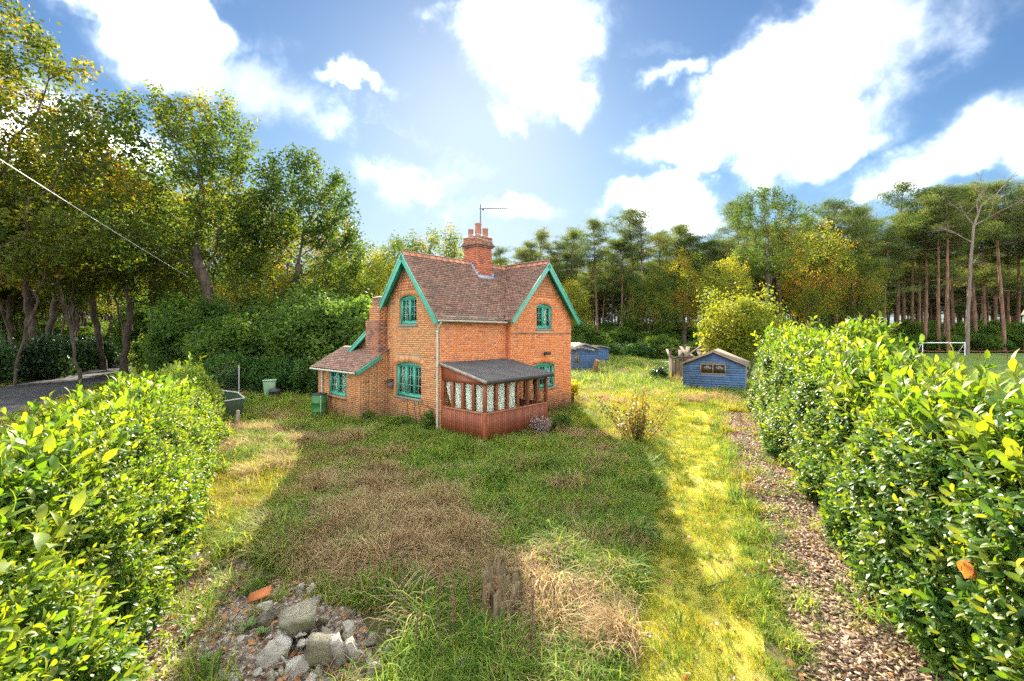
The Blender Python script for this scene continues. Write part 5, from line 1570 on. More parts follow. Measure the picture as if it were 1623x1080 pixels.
# ------------------------------------------------------------------ grass, litter, weeds
def grass_mat(name, stops, tint=(1.6, 1.45, .5), trans=.45):
    return leaf_mat(name, stops, tint=tint, trans=trans, rough=.7, spec=.08, objvar=1.0)
G_GREEN = grass_mat('green_grass', [(0, (.05, .10, .018)), (.35, (.10, .19, .028)), (.65, (.15, .245, .035)), (1, (.28, .32, .06))])
G_LIME = grass_mat('bright_fine_grass', [(0, (.17, .20, .02)), (.5, (.28, .28, .026)), (1, (.40, .35, .045))])
G_DRY = grass_mat('dry_grass', [(0, (.24, .17, .075)), (.5, (.38, .28, .13)), (1, (.52, .42, .22))], tint=(1.2, 1.1, .8), trans=.4)
G_BRN = grass_mat('brown_bent_grass', [(0, (.20, .13, .065)), (.5, (.33, .225, .115)), (1, (.46, .34, .18))], tint=(1.2, 1.1, .8), trans=.35)
def tuft(seed, nb, L_, wdt, rad, m, arch_=.9, seg=3, jit=.3, lie=None):
    r = np.random.default_rng(seed); Vs = []; F4 = []; F3 = []; lv = []; off = 0
    for b in range(nb):
        az = r.uniform(0, 6.28); k = rad * math.sqrt(r.random()); p = np.array((math.cos(az), math.sin(az), 0)) * k
        d = r.uniform(0, 6.28) if lie is None else lie + r.normal(0, .6)
        dirh = np.array((math.cos(d), math.sin(d), 0)); sd_ = np.array((-dirh[1], dirh[0], 0)); ln = L_ * r.uniform(1 - jit * 1.5, 1 + jit)
        el0 = r.uniform(.9, 1.5); cv = arch_ * r.uniform(.5, 1.4)
        pts = [p - np.array((0, 0, .02))]; el = el0
        for s in range(seg):
            pts.append(pts[-1] + (dirh * math.cos(el) + np.array((0, 0, math.sin(el)))) * ln / seg); el -= cv / seg * 2
        V_ = []
        for s in range(seg):
            w_ = wdt * (1 - .75 * s / seg) * .5; V_ += [pts[s] - sd_ * w_, pts[s] + sd_ * w_]
        V_.append(pts[seg])
        for s in range(seg - 1): a = off + 2 * s; F4.append([a, a + 1, a + 3, a + 2])
        a = off + 2 * (seg - 1); F3.append([a, a + 1, a + 2])
        off += len(V_); Vs += V_; lv += [r.random()] * len(V_)
    return mesh_np('tuft', np.array(Vs), [np.array(F4), np.array(F3)], m, np.array(lv))
TU = [tuft(1, 30, .34, .012, .12, G_GREEN, 1.1), tuft(2, 30, .25, .012, .12, G_GREEN, .9), tuft(3, 32, .19, .010, .13, G_GREEN, .7), tuft(4, 26, .46, .013, .10, G_GREEN, 1.3),    # 0-3 green
      tuft(5, 40, .32, .008, .15, G_BRN, 1.4, lie=.4), tuft(6, 40, .38, .008, .14, G_BRN, 1.3, lie=2.4), tuft(7, 36, .26, .008, .15, G_DRY, 1.2), tuft(8, 32, .38, .008, .12, G_DRY, 1.2, lie=5),   # 4-7 dry
      tuft(9, 60, .07, .005, .15, G_LIME, .5, seg=2), tuft(10, 56, .10, .005, .14, G_LIME, .6, seg=2), tuft(11, 50, .16, .006, .12, G_LIME, .9),   # 8-10 lime
      tuft(12, 40, .26, .006, .12, G_LIME, 1.1)]
def zone(n, x0, x1, y0, y1, r): return np.stack([r.uniform(x0, x1, n), r.uniform(y0, y1, n)], -1)
rg = np.random.default_rng(90)
pts = np.concatenate([zone(19000, -9, 6.5, 3.2, 9, rg), zone(19000, -13, 9, 9, 16, rg), zone(22000, -17, 15, 16, 28, rg), zone(12000, -22, 24, 28, 62, rg)])
x, y = pts.T
la, ln_ = lcoord(x, y); ra, rm = rcoord(x, y); hu, hv = house_uv(x, y)
inside = (ln_ > -.75) & ~((ra < 21.5) & (rm > 2.25)) & ~((hu > -.05) & (hu < 7.3) & (hv > -.3) & (hv < 6.7)) & ~((hu > -1.25) & (hu < .1) & (hv > 3.15) & (hv < 6.7)) & ~((hu > -.02) & (hu < 3.2) & (hv > -2.1) & (hv < 0))
inside &= ~((x > 15.5) & (y > 23.5))
inside &= ~((((x + 2.1) / 1.05) ** 2 + ((y - 4.85) / .75) ** 2) < 1)
inside &= ~((((x + .11) / .42) ** 2 + ((y - 5.28) / .42) ** 2 < 1) & (rg.random(len(x)) < .85))
soilm = (ln_ < .95 + .35 * (fbm(x * 1.3, y * 1.3) - .5) * 2 - np.maximum(0, la - 6) * .5) & (la < 8.5) & (la > 2)
chipm = (rm > .98 + .25 * (fbm(x * 1.5 + 7, y * 1.5) - .5)) & (ra < 21)
mossm = (rm > -.6 - .022 * ra) & (rm < .95) & ~chipm & (ra < 22)
keep = inside & (~soilm | (rg.random(len(x)) < .10)) & (~chipm | (rg.random(len(x)) < .035)) & (~mossm | (rg.random(len(x)) < .80))
x, y = x[keep], y[keep]; ra, rm, la, ln_ = ra[keep], rm[keep], la[keep], ln_[keep]; mossm = mossm[keep]; chipm = chipm[keep]; soilm = soilm[keep]
n = len(x)
# where the dry bents lie: two broad patches plus scatter
def patch(cx, cy, rx, ry): return np.exp(-(((x - cx) / rx) ** 2 + ((y - cy) / ry) ** 2))
nz = fbm(x * .55 + 3, y * .55 + 8)
nz2 = fbm(x * 1.6 + 30, y * 1.6)
dry = 1.0 * patch(-2.2, 7.6, 1.5, 1.5) + .85 * patch(-3.2, 9.8, 1.3, 1.4) + .8 * patch(-.9, 6.6, .9, .7) + 1.05 * patch(1.3, 5.0, 1.3, 1.0) + .5 * patch(.3, 5.9, .8, .6) + .35 * patch(-6, 14, 2.2, 1.5) + (nz - .5) * 1.3 + (nz2 - .5) * 1.2 + .04 + (fbm(x * 4, y * 4 + 2, 2) - .5) * .9
lime = np.clip(.18 + .95 * patch(6, 19, 6, 9) + 1.1 * patch(-5.6, 9.6, 1.6, 2.4) + .8 * patch(-9, 17, 2, 2) + (nz2 - .5) * 1.3 - .45 * patch(0, 9, 3.0, 4), 0, 1)  # lime patches put sunlight into the grass colour on the open ground
u = rg.random(n)
idx = np.where(u < .25, 0, np.where(u < .6, 1, np.where(u < .9, 2, 3)))
dm = rg.random(n) < np.clip((dry - .30) * 2.2, 0, .93)
idx = np.where(dm, np.where(rg.random(n) < .72, rg.integers(4, 6, n), rg.integers(6, 8, n)), idx)
lm = ~dm & (rg.random(n) < lime)
mixd = ~dm & ~mossm & (rg.random(n) < .06); idx = np.where(mixd, rg.integers(4, 8, n), idx)
idx = np.where(lm, rg.choice([9, 10, 10, 11], n), idx)
idx = np.where(mossm, rg.choice([8, 8, 8, 9, 9, 10, 2], n), idx)
med = mossm & (rm > .62) & (rm < 1.0); idx = np.where(med, rg.choice([10, 2, 1, 9], n), idx)
scl = rg.uniform(.7, 1.25, n) * np.where(y > 28, 2.3, np.where(y > 16, 1.45, np.where(y > 9, 1.12, 1.0)))
scl = scl * np.where(mossm, .75, 1) * (.55 + 1.1 * fbm(x * 2.6 + 3, y * 2.6 + 1, 2) ** 1.6 + .35 * nz2)
rot = np.stack([rg.normal(0, .12, n), rg.normal(0, .12, n), rg.uniform(0, 6.28, n)], -1)
rot[:, 2] = np.where((idx >= 4) & (idx < 6), rg.normal(.3, .5, n) + 3 * nz, rot[:, 2])
scatter('grass', TU, np.stack([x, y, gz(x, y)], -1), rot, scl, idx, label='long uneven grass of the garden, green and dry', cat='grass', kind='stuff')
# verge and pitch blades
pv_ = []
for i in range(5000):
    a = rg.uniform(5, 60); nn = rg.uniform(-15.9, -13.4) if rg.random() < .5 else rg.uniform(-8.5, -3.2); p = lw(a, nn); pv_.append((p[0], p[1], .03))
pv_ = np.array(pv_); m_ = len(pv_)
scatter('verge_grass', TU, pv_, np.stack([np.zeros(m_), np.zeros(m_), rg.uniform(0, 6, m_)], -1), rg.uniform(.8, 1.6, m_), rg.choice([1, 2, 9, 10, 6], m_), label='rough grass along both sides of the lane', cat='grass', kind='stuff')
# chips, pebbles, fallen leaves
CHIP = simple('wood_chip', (.28, .19, .12), .85, .5, 20, .2, c2=(.12, .08, .05), rnd=.65)
def chip_mesh(seed):
    r = np.random.default_rng(seed); L_, W, T = r.uniform(.02, .055), r.uniform(.006, .015), .004
    V_, F_ = boxes_np([(-L_, -W, -T)], [(L_, W, T)]); V_ += r.normal(0, .004, V_.shape); V_[:, 2] += .01 * (V_[:, 0] / L_) ** 2
    return mesh_np('chip', V_, F_, CHIP)
CH = [chip_mesh(i) for i in range(6)]
nC = 15000; aC = 3.2 + 17.5 * rg.random(nC) ** 1.6; mC = rg.normal(1.62, .34, nC); ok = (mC > .85) & (mC < 2.6); aC, mC = aC[ok], mC[ok]
pc = aC[:, None] * RA + mC[:, None] * RN; n_ = len(pc)
scatter('wood_chips', CH, np.stack([pc[:, 0], pc[:, 1], gz(pc[:, 0], pc[:, 1]) + .02], -1), np.stack([rg.normal(0, .25, n_), rg.normal(0, .25, n_), rg.uniform(0, 6, n_)], -1), rg.uniform(.5, 1.3, n_), rg.integers(0, 6, n_),
        label='loose wood chips strewn along the hedge foot', cat='wood chips', kind='stuff')
PEB = simple('flint_pebble', (.42, .36, .29), .85, .5, 14, .25, c2=(.20, .14, .10), rnd=.5)
def rock_mesh(name, seed, sx, sy, sz, m, sub=2, rough=.22, cuts=5):
    import bmesh
    r = np.random.default_rng(seed); bm = bmesh.new(); bmesh.ops.create_icosphere(bm, subdivisions=sub, radius=1.0)
    V_ = np.array([v.co for v in bm.verts]); F_ = np.array([[v.index for v in f.verts] for f in bm.faces]); bm.free()
    for k in range(cuts):
        d = r.normal(0, 1, 3); d /= np.linalg.norm(d); t = r.uniform(.42, .72); q = V_ @ d; V_ -= np.where(q > t, q - t, 0)[:, None] * d
    V_ *= 1 + r.normal(0, rough * .25, (len(V_), 1)) + (.16 * (fbm(V_[:, 0] * 1.6 + seed, V_[:, 1] * 1.6 + V_[:, 2] * 1.3) - .5))[:, None]; V_ *= np.array((sx, sy, sz))
    return mesh_np(name, V_, F_, m)
def hull_mesh(name, seed, sx, sy, sz, m, n=15):
    """a broken stone: the hull of a few random points, edges slightly worn"""
    import bmesh
    r = np.random.default_rng(seed); bm = bmesh.new()
    P_ = r.normal(0, 1, (n, 3)); P_ /= np.linalg.norm(P_, axis=1, keepdims=True); P_ *= r.uniform(.78, 1.1, (n, 1)) * np.array((sx, sy, sz))
    for q in P_: bm.verts.new(q)
    res = bmesh.ops.convex_hull(bm, input=bm.verts[:])
    bmesh.ops.delete(bm, geom=[v for v in bm.verts if not v.link_faces], context='VERTS')
    bmesh.ops.bevel(bm, geom=bm.edges[:], offset=.10 * min(sx, sy, sz), segments=1, affect='EDGES')
    bmesh.ops.triangulate(bm, faces=bm.faces[:])
    bmesh.ops.subdivide_edges(bm, edges=[e for e in bm.edges if e.calc_length() > .5 * min(sx, sy, sz)], cuts=1)
    for v in bm.verts: v.co += Vector(r.normal(0, .025 * min(sx, sy, sz), 3))
    me = bpy.data.meshes.new(name); bm.to_mesh(me); bm.free(); me.materials.append(m); return me
PB = [rock_mesh('pebble', 500 + i, 1, .75, .5, PEB, 1) for i in range(5)]
nP = 5200; aP = 2.4 + 6.4 * rg.random(nP) ** 1.1; nP_ = rg.uniform(-1.2, 1.1, nP) - .4 * np.maximum(0, aP - 6)
pp_ = aP[:, None] * LA + nP_[:, None] * LN
scatter('pebbles', PB, np.stack([pp_[:, 0], pp_[:, 1], gz(pp_[:, 0], pp_[:, 1]) + .008], -1), rg.uniform(0, 6, (nP, 3)) * np.array((.1, .1, 1)), rg.uniform(.008, .028, nP), rg.integers(0, 5, nP),
        label='small flint pebbles scattered over the stony soil', cat='pebbles', kind='stuff')
DEADL = leaf_mat('fallen_leaf', [(0, (.12, .06, .03)), (.5, (.25, .13, .06)), (1, (.42, .20, .07))], tint=(1.2, 1, .7), trans=.25, objvar=1.6)
FL = []
for k in range(4):
    Vl, Fl = leaf_verts(.09, .045, .3 + .25 * k, .3); FL.append(mesh_np('fallen_leaf', Vl, Fl, DEADL, np.full(len(Vl), .5)))
pf = np.concatenate([zone(1700, -7, 5.5, 3.2, 9, rg), zone(900, -10, 8, 9, 16, rg), pp_[rg.integers(0, nP, 1500)] + rg.normal(0, .1, (1500, 2)), pc[rg.integers(0, n_, 1500)] + rg.normal(0, .2, (1500, 2))])
m_ = len(pf)
scatter('fallen_leaves', FL, np.stack([pf[:, 0], pf[:, 1], gz(pf[:, 0], pf[:, 1]) + .025], -1), np.stack([rg.normal(0, .5, m_), rg.normal(0, .5, m_), rg.uniform(0, 6, m_)], -1), rg.uniform(.5, 1.2, m_), rg.integers(0, 4, m_),
        label='brown fallen leaves over soil, grass and chips', cat='fallen leaves', kind='stuff')
# bracken and litter under the trees across the lane
BRACK = leaf_mat('brown_bracken', [(0, (.16, .07, .03)), (.6, (.28, .13, .05)), (1, (.34, .20, .08))], trans=.35, tint=(1.3, 1.1, .7))
BK = bush_meshes(230, 1.3, 1.2, .7, n=120, per=14, leaf=.20, spread=.14, leaf_m=BRACK, stems=8, lobes=6)
for i, (px, py) in enumerate(((35, 598), (75, 597), (105, 590), (150, 581), (5, 610), (130, 584))):
    x_, y_ = gp(px, py); bush('bracken_clump', BK, (x_ - 1.2, y_), i, (1.2, 1.2, 1.1), label='russet dead bracken clump on the bank across the lane', cat='bracken', group='bracken on the lane bank')
# ------------------------------------------------------------------ things in the garden
def root_at(name, x, y, rz=0.0, **kw): return empty(name, (x, y, gzf(x, y)), rz, **kw)
STONE = []
def stone_mat(name, a, b, moss_):
    m, n, out = mat(name); co = objco(n)
    c = n.ramp(n.noise(co, 5, 8, .7), [(.3, a), (.65, b)])
    c = n.mix(n.smooth(n.noise(co, 2.6, 5, .6), .5, .68, 0, .7), c, moss_)
    principled(n, out, c, .92, .2, 0, n.noise(co, 11, 9, .75), 1.0, .06)
    return m
ST_P = stone_mat('pale_flint', (.24, .20, .15), (.60, .55, .47), (.22, .19, .09)); ST_M = stone_mat('mossy_concrete', (.20, .17, .11), (.40, .36, .26), (.20, .20, .07)); ST_D = stone_mat('dark_rubble', (.10, .085, .065), (.27, .23, .17), (.13, .13, .05))
TERRA = simple('terracotta_shard', (.50, .17, .06), .8, .3, 7, .2)
def rough_box(name, sx, sy, sz, m, seed, taper=1.0, cut=3):
    import bmesh
    r = np.random.default_rng(seed); bm = bmesh.new(); bmesh.ops.create_cube(bm, size=1.0); bmesh.ops.subdivide_edges(bm, edges=bm.edges[:], cuts=cut, use_grid_fill=True)
    V_ = np.array([v.co for v in bm.verts]); F_ = [[v.index for v in f.verts] for f in bm.faces]; bm.free()
    k = 1 + (taper - 1) * (.5 - V_[:, 2:3]); V_[:, :2] *= k
    V_ *= np.array((sx, sy, sz)); d = r.normal(0, 1, 3); d /= np.linalg.norm(d)
    for q in range(3):
        d = r.normal(0, 1, 3); d /= np.linalg.norm(d); t = (np.abs(d) * np.array((sx, sy, sz)) * .5).sum() * .96; w_ = V_ @ d; V_ -= np.where(w_ > t, w_ - t, 0)[:, None] * d
    V_ += r.normal(0, .012 * min(sx, sy, sz) / .2, V_.shape)
    return mesh_np(name, V_, np.array(F_), m)
def place(name, me, px, py, z=0.0, rot=(0, 0, 0), **kw):
    x_, y_ = gp(px, py); o = bpy.data.objects.new(name, me); o.location = (x_, y_, gzf(x_, y_) + z); o.rotation_euler = rot; return link(o, **kw)
GR = 'rubble heap beside the left hedge'
place('concrete_block', rough_box('concrete_block', .38, .32, .25, ST_M, 1, taper=.62), 474, 1008, .22, (.08, -.05, .35), label='largest squared concrete block on top of the rubble heap', cat='block', group=GR)
rocks = [(423, 985, .20, .16, .15, ST_D, 'mossy grey rock left of the big concrete block'), (440, 1040, .26, .20, .20, ST_P, 'big rounded pale rock low in the heap'), (420, 965, .16, .13, .12, ST_P, 'pale lumpy rock behind the left end of the block'),
         (475, 935, .13, .10, .12, ST_P, 'pale rock perched behind the concrete block'), (492, 940, .09, .08, .15, ST_P, 'upright pale flint behind the concrete block'), (490, 1015, .12, .12, .12, ST_M, 'tan square stone below the concrete block'),
         (470, 1060, .17, .15, .15, ST_P, 'speckled pale rock beside the leaning slab'), (553, 1015, .13, .11, .14, ST_M, 'buff stone at the right of the heap'), (527, 1015, .12, .08, .10, ST_P, 'white chalky stone above the slabs'),
         (615, 1040, .07, .06, .17, ST_P, 'white upright flint in the grass right of the heap'), (600, 1050, .08, .08, .08, ST_M, 'small yellowish stone right of the heap'), (595, 1068, .12, .07, .16, ST_P, 'jagged pale stone near the grass right of the heap'),
         (640, 1075, .10, .08, .06, ST_P, 'flat white stone at the bottom right of the heap'), (519, 938, .08, .07, .11, ST_P, 'grey cube shaped stone above the block'), (507, 950, .06, .06, .10, ST_M, 'small tan stone beside the grey cube stone'),
         (366, 1075, .16, .10, .08, ST_P, 'flat white stone at the bottom edge left of the heap'), (430, 1072, .18, .06, .08, ST_M, 'long buff stone at the bottom edge of the heap'), (458, 1000, .09, .08, .08, ST_D, 'small dark stone under the block'), (445, 1010, .10, .1, .09, ST_P, 'small pale stone left under the block'),
         (735, 1062, .14, .10, .16, ST_P, 'weathered pale stone half hidden in grass below the stump'), (700, 950, .10, .07, .05, TERRA, 'orange tile fragment left of the stump'), (760, 985, .14, .10, .07, ST_D, 'brown stone under the stump weeds'), (755, 1002, .10, .08, .08, ST_P, 'small pale stone below the stump weeds')]
for i, (px, py, sx, sy, sz, m_, lb) in enumerate(rocks):
    place('stone', hull_mesh('stone', 700 + i, sx * .82, sy * .82, sz * .85, m_), px, py, sz * .35, (0, random.uniform(-.2, .2), random.uniform(0, 3)), label=lb, cat='stone', group=GR)
for i, (px, py, sx, sy, sz, rt, lb) in enumerate(((508, 1052, .28, .10, .34, (.25, .25, .2), 'flat grey slab leaning on the front of the heap'), (537, 1052, .10, .10, .34, (.2, -.25, .3), 'narrow pale slab right of the leaning slab'),
                                                  (560, 1050, .07, .08, .24, (.1, -.35, .2), 'thin buff sliver of stone at the right of the slabs'))):
    place('stone_slab', rough_box('stone_slab', sx, sy, sz, ST_M if i == 0 else ST_P, 40 + i), px, py, .17, rt, label=lb, cat='stone', group=GR)
for i in range(70):
    px_, py_ = random.gauss(505, 80), random.uniform(960, 1076); s_ = random.uniform(.03, .095)
    place('stone', hull_mesh('stone', 900 + i, s_, s_ * .8, s_ * .7, random.choice((ST_P, ST_P, ST_M, ST_D)), 11), px_, py_, s_ * .3, (random.uniform(-.3, .3), 0, random.uniform(0, 3)), label='small broken stone lying loose in the rubble heap', cat='stone', group='small loose stones of the rubble heap')
for i in range(16):
    px_, py_ = random.uniform(425, 560), random.uniform(985, 1050); s_ = random.uniform(.06, .12)
    place('stone', hull_mesh('stone', 960 + i, s_, s_ * .8, s_ * .75, random.choice((ST_P, ST_P, ST_M)), 11), px_, py_, .05 + random.uniform(0, .14), (random.uniform(-.5, .5), random.uniform(-.3, .3), random.uniform(0, 3)), label='fist sized broken stone piled in the rubble heap', cat='stone', group='stones piled in the rubble heap')
place('tile_shard', rough_box('tile_shard', .26, .14, .02, TERRA, 51, cut=1), 412, 952, .09, (.35, -.25, .3), label='bright terracotta tile shard behind the rubble heap', cat='tile')
for px, py, s, lb in ((478, 762, .16, 'flat pale stone on the grass edge of the house shadow'), (488, 810, .14, 'grey stone beside dry grass left of the lawn'), (440, 870, .14, 'pale slab half buried at the edge of stony soil'), (1037, 607, .35, 'white lump of rubble by the near blue shed'), (1055, 607, .45, 'long pale lump of rubble by the near blue shed'), (1070, 612, .5, 'grey rubble heap at the corner of the near blue shed')):
    place('stone', hull_mesh('stone', int(px), s, s * .7, s * .35, ST_P), px, py, s * .1, (0, 0, px), label=lb, cat='stone')
# tree stump
STW = bark_mat('rotten_stump_wood', (.05, .036, .022), (.27, .20, .11), 11)
r_ = np.random.default_rng(12); nA, nZ = 60, 12; V_ = []
tops = []
for i in range(nA):
    th_ = i / nA * 6.283
    tops.append(.26 + .22 * max(0, math.sin(th_ * 1.0 + .9)) ** 2 + .14 * math.sin(th_ * 5 + 1) * .5 + .10 * abs(math.sin(th_ * 9.5)) + r_.normal(0, .025))
for j in range(nZ + 1):
    for i in range(nA):
        th_ = i / nA * 6.283; t = j / nZ; ribs = 1 + .10 * math.sin(th_ * 7 + 2 * t) + .05 * math.sin(th_ * 17) + r_.normal(0, .012)
        rr_ = .255 * (1 + .55 * (1 - t) ** 3) * ribs * (1 - .07 * t)
        V_.append((rr_ * math.cos(th_), rr_ * math.sin(th_), -.12 + (tops[i] + .12) * t))
for j in range(4):
    for i in range(nA):
        th_ = i / nA * 6.283; t = j / 3; rr_ = .175 * (1 - .35 * t) * (1 + .1 * math.sin(th_ * 6)); V_.append((rr_ * math.cos(th_), rr_ * math.sin(th_), tops[i] - .01 - (tops[i] - .12) * t))
rowsN = nZ + 1 + 4
F_ = [[j * nA + i, j * nA + (i + 1) % nA, (j + 1) * nA + (i + 1) % nA, (j + 1) * nA + i] for j in range(rowsN - 1) for i in range(nA)]
V_.append((0, 0, .1)); c_ = len(V_) - 1; F3 = [[(rowsN - 1) * nA + i, (rowsN - 1) * nA + (i + 1) % nA, c_] for i in range(nA)]
x_, y_ = gp(797, 968); st = bpy.data.objects.new('tree_stump', mesh_np('tree_stump', np.array(V_), [np.array(F_), np.array(F3)], STW)); st.location = (x_, y_, gzf(x_, y_)); st.rotation_euler = (0, 0, 1.7); link(st, label='jagged hollow rotten tree stump in the foreground grass', cat='stump')
# dead weed stalks
STALK = simple('dead_stalk', (.14, .09, .06), .9, .4, 9, c2=(.08, .05, .035))
SEEDM = simple('brown_seed_head', (.30, .17, .09), .9, .4, 20)
r_ = np.random.default_rng(14)
for i, (px, py, h) in enumerate(((745, 985, .62), (775, 985, .45), (790, 978, .5), (690, 985, .7), (620, 900, .55), (600, 890, .6), (664, 1010, .75), (718, 900, .5), (845, 1010, .7), (880, 1000, .62), (905, 980, .5), (840, 1060, .9), (720, 1030, .8), (640, 960, .6), (885, 790, .5), (955, 810, .55), (930, 790, .6), (970, 800, .45), (700, 1060, .7), (660, 1050, .6))):
    M = MB(); tip = np.array((r_.normal(0, .05), r_.normal(0, .05), h))
    M.tube([(0, 0, -.03), tip * .5 + r_.normal(0, .012, 3), tip], [.007, .005, .003], 5, cap=False)
    for k in range(5):
        t = r_.uniform(.3, .9); d = r_.normal(0, 1, 3); d[2] = abs(d[2]) + .6; d /= np.linalg.norm(d); M.tube([tip * t, tip * t + d * h * .2], [.0035, .0015], 4, cap=False)
    x_, y_ = gp(px, py); o = M.build('weed_stalk', STALK, label='dry brown dead weed stalk standing in the foreground grass', cat='weed', group='dead weed stalks'); o.location = (x_, y_, gzf(x_, y_))
    if i < 4 or i % 4 == 0:
        C_ = np.array([tip * t for t in np.linspace(.45, 1, 16)]); V_, F_, lv = leaf_quads(C_, 7, .012, .03, r_, aspect=.7); link(bpy.data.objects.new('seed_head', mesh_np('seed_head', V_, F_, SEEDM)), o)
# docks: broad leaved weeds
DOCK = leaf_mat('dock_leaf', [(0, (.08, .15, .03)), (1, (.18, .26, .05))], tint=(1.5, 1.4, .5), trans=.4, rough=.4, spec=.4)
for i, (px, py, s) in enumerate(((960, 880, 1.0), (985, 890, .9), (1000, 860, .8), (960, 830, 1.0), (905, 865, .7), (965, 925, .8), (1030, 855, 1.0), (860, 1070, 1.1), (810, 1062, 1.2), (395, 995, .8), (415, 1005, .7), (345, 905, .8), (300, 1010, .8), (330, 1050, .7), (380, 870, .6), (690, 925, 1.0), (985, 840, .9), (1010, 905, .9))):
    Vs = []; Fs = []; off = 0; nl = 7
    for k in range(nl):
        Vl, Fl = leaf_verts(.22 * r_.uniform(.6, 1.1), .075, .7, .25); M_ = Matrix.Rotation(k * 2.4 + r_.normal(0, .3), 3, 'Z') @ Matrix.Rotation(-r_.uniform(.35, 1.1), 3, 'Y'); Vl = Vl @ np.array(M_).T; Vs.append(Vl); Fs.append(Fl + off); off += len(Vl)
    x_, y_ = gp(px, py); o = bpy.data.objects.new('dock_plant', mesh_np('dock_plant', np.concatenate(Vs), np.concatenate(Fs), DOCK, r_.random(off), smooth=True)); o.location = (x_, y_, gzf(x_, y_) + .02); o.scale = (s,) * 3
    link(o, label='rosette of broad green dock leaves in the grass', cat='weed', group='broad leaved docks')
# stick on the drive
M = MB(); M.tube([(0, 0, .03), (.25, .1, .05), (.5, .12, .03), (.9, .3, .06)], [.014, .012, .009, .004], 6); M.tube([(.25, .1, .05), (.2, .35, .12), (.3, .5, .18)], [.009, .006, .003], 5); M.tube([(.5, .12, .03), (.75, -.1, .03)], [.007, .003], 5)
x_, y_ = gp(1122, 935); o = M.build('fallen_stick', STALK, label='thin forked stick lying on the mossy drive', cat='stick'); o.location = (x_, y_, gzf(x_, y_))
# clusters of dead leaves caught in the right hedge
for i, (a, z, nn, lb) in enumerate(((4.95, 1.45, 2.10, 'bunch of dead orange leaves caught in the right hedge'), (4.15, 1.85, 2.12, 'yellowed leaves on the right hedge near the edge of the picture'))):
    Vs = []; Fs = []; off = 0
    for k in range(9):
        Vl, Fl = leaf_verts(.15, .06, .6, .3); M_ = Matrix.Rotation(r_.uniform(0, 6), 3, 'Z') @ Matrix.Rotation(r_.uniform(.1, 1.2), 3, 'Y'); Vl = Vl @ np.array(M_).T; Vs.append(Vl); Fs.append(Fl + off); off += len(Vl)
    p = rw(a, nn); mm = leaf_mat('caught_leaf_%d' % i, [(0, (.42, .15, .03) if i == 0 else (.45, .30, .05)), (1, (.50, .20, .05) if i == 0 else (.50, .36, .08))], trans=.4, tint=(1.2, 1, .6))
    o = bpy.data.objects.new('dead_leaf_bunch', mesh_np('dead_leaf_bunch', np.concatenate(Vs), np.concatenate(Fs), mm, np.full(off, .5), smooth=True)); o.location = (p[0], p[1], z); link(o, label=lb, cat='leaves')

# ---- water butt
BUTT = simple('green_plastic_barrel', (.035, .16, .035), .45, .2, 5, .4, c2=(.028, .12, .03)); RIMM = simple('dark_barrel_lid', (.03, .035, .03), .6, .3, 6)
p = gp(506, 664); wb = root_at('water_butt', p[0], p[1], label='green plastic water butt by the lean-to window', cat='barrel')
M = MB(); M.lathe([(0, 0), (.26, 0), (.275, .03), (.285, .32), (.30, .335), (.30, .365), (.285, .38), (.288, .66), (.30, .675), (.30, .705), (.285, .72), (.275, 1.0), (.26, 1.02)], 28); M.build('barrel', BUTT, wb, smooth=False)
M = MB(); M.lathe([(.283, .985), (.29, 1.0), (.29, 1.03), (.25, 1.04), (0, 1.045)], 28); M.build('lid', RIMM, wb)
M = MB(); M.tube([(.17, -.25, .05), (.17, -.25, .98)], .014, 6); M.build('hose', CREAM, wb)
# ---- wheelie bin and black barrel
BIN = simple('faded_green_bin', (.22, .36, .20), .5, .2, 4, .4); BIN2 = simple('dark_bin_body', (.05, .13, .06), .5, .2, 4, .4)
x_, y_ = gp(428, 634); wbn = root_at('wheelie_bin', x_, y_, .4, label='pale green wheelie bin in front of the dark bushes', cat='bin')
M = MB(); M.add([(-.22, -.26, .1), (.22, -.26, .1), (.22, .22, .1), (-.22, .22, .1), (-.28, -.33, .98), (.28, -.33, .98), (.28, .33, .98), (-.28, .33, .98)], BOXF); bevel(M.build('body', BIN, wbn), .03)
M = MB(); M.box((-.31, -.36, .98), (.31, .36, 1.03)); M.box((-.29, .36, .94), (.29, .42, 1.0)); bevel(M.build('lid', BIN, wbn), .015)
for sx in (-.26, .26):
    M = MB(); M.tube([(sx - .03, .26, .1), (sx + .03, .26, .1)], .1, 14); M.build('wheel', RIMM, wbn)
BLK = simple('black_plastic', (.025, .026, .028), .5, .3, 6, .4)
x_, y_ = gp(436, 636); bk = root_at('black_bin', x_, y_, label='round black bin with domed lid beside the wheelie bin', cat='bin')
M = MB(); M.lathe([(0, 0), (.24, 0), (.28, .5), (.29, .52)], 18); M.build('body', BLK, bk); M = MB(); M.lathe([(.31, .50), (.31, .54), (.22, .62), (.05, .66), (.05, .70), (0, .70)], 18); M.build('lid', BLK, bk)
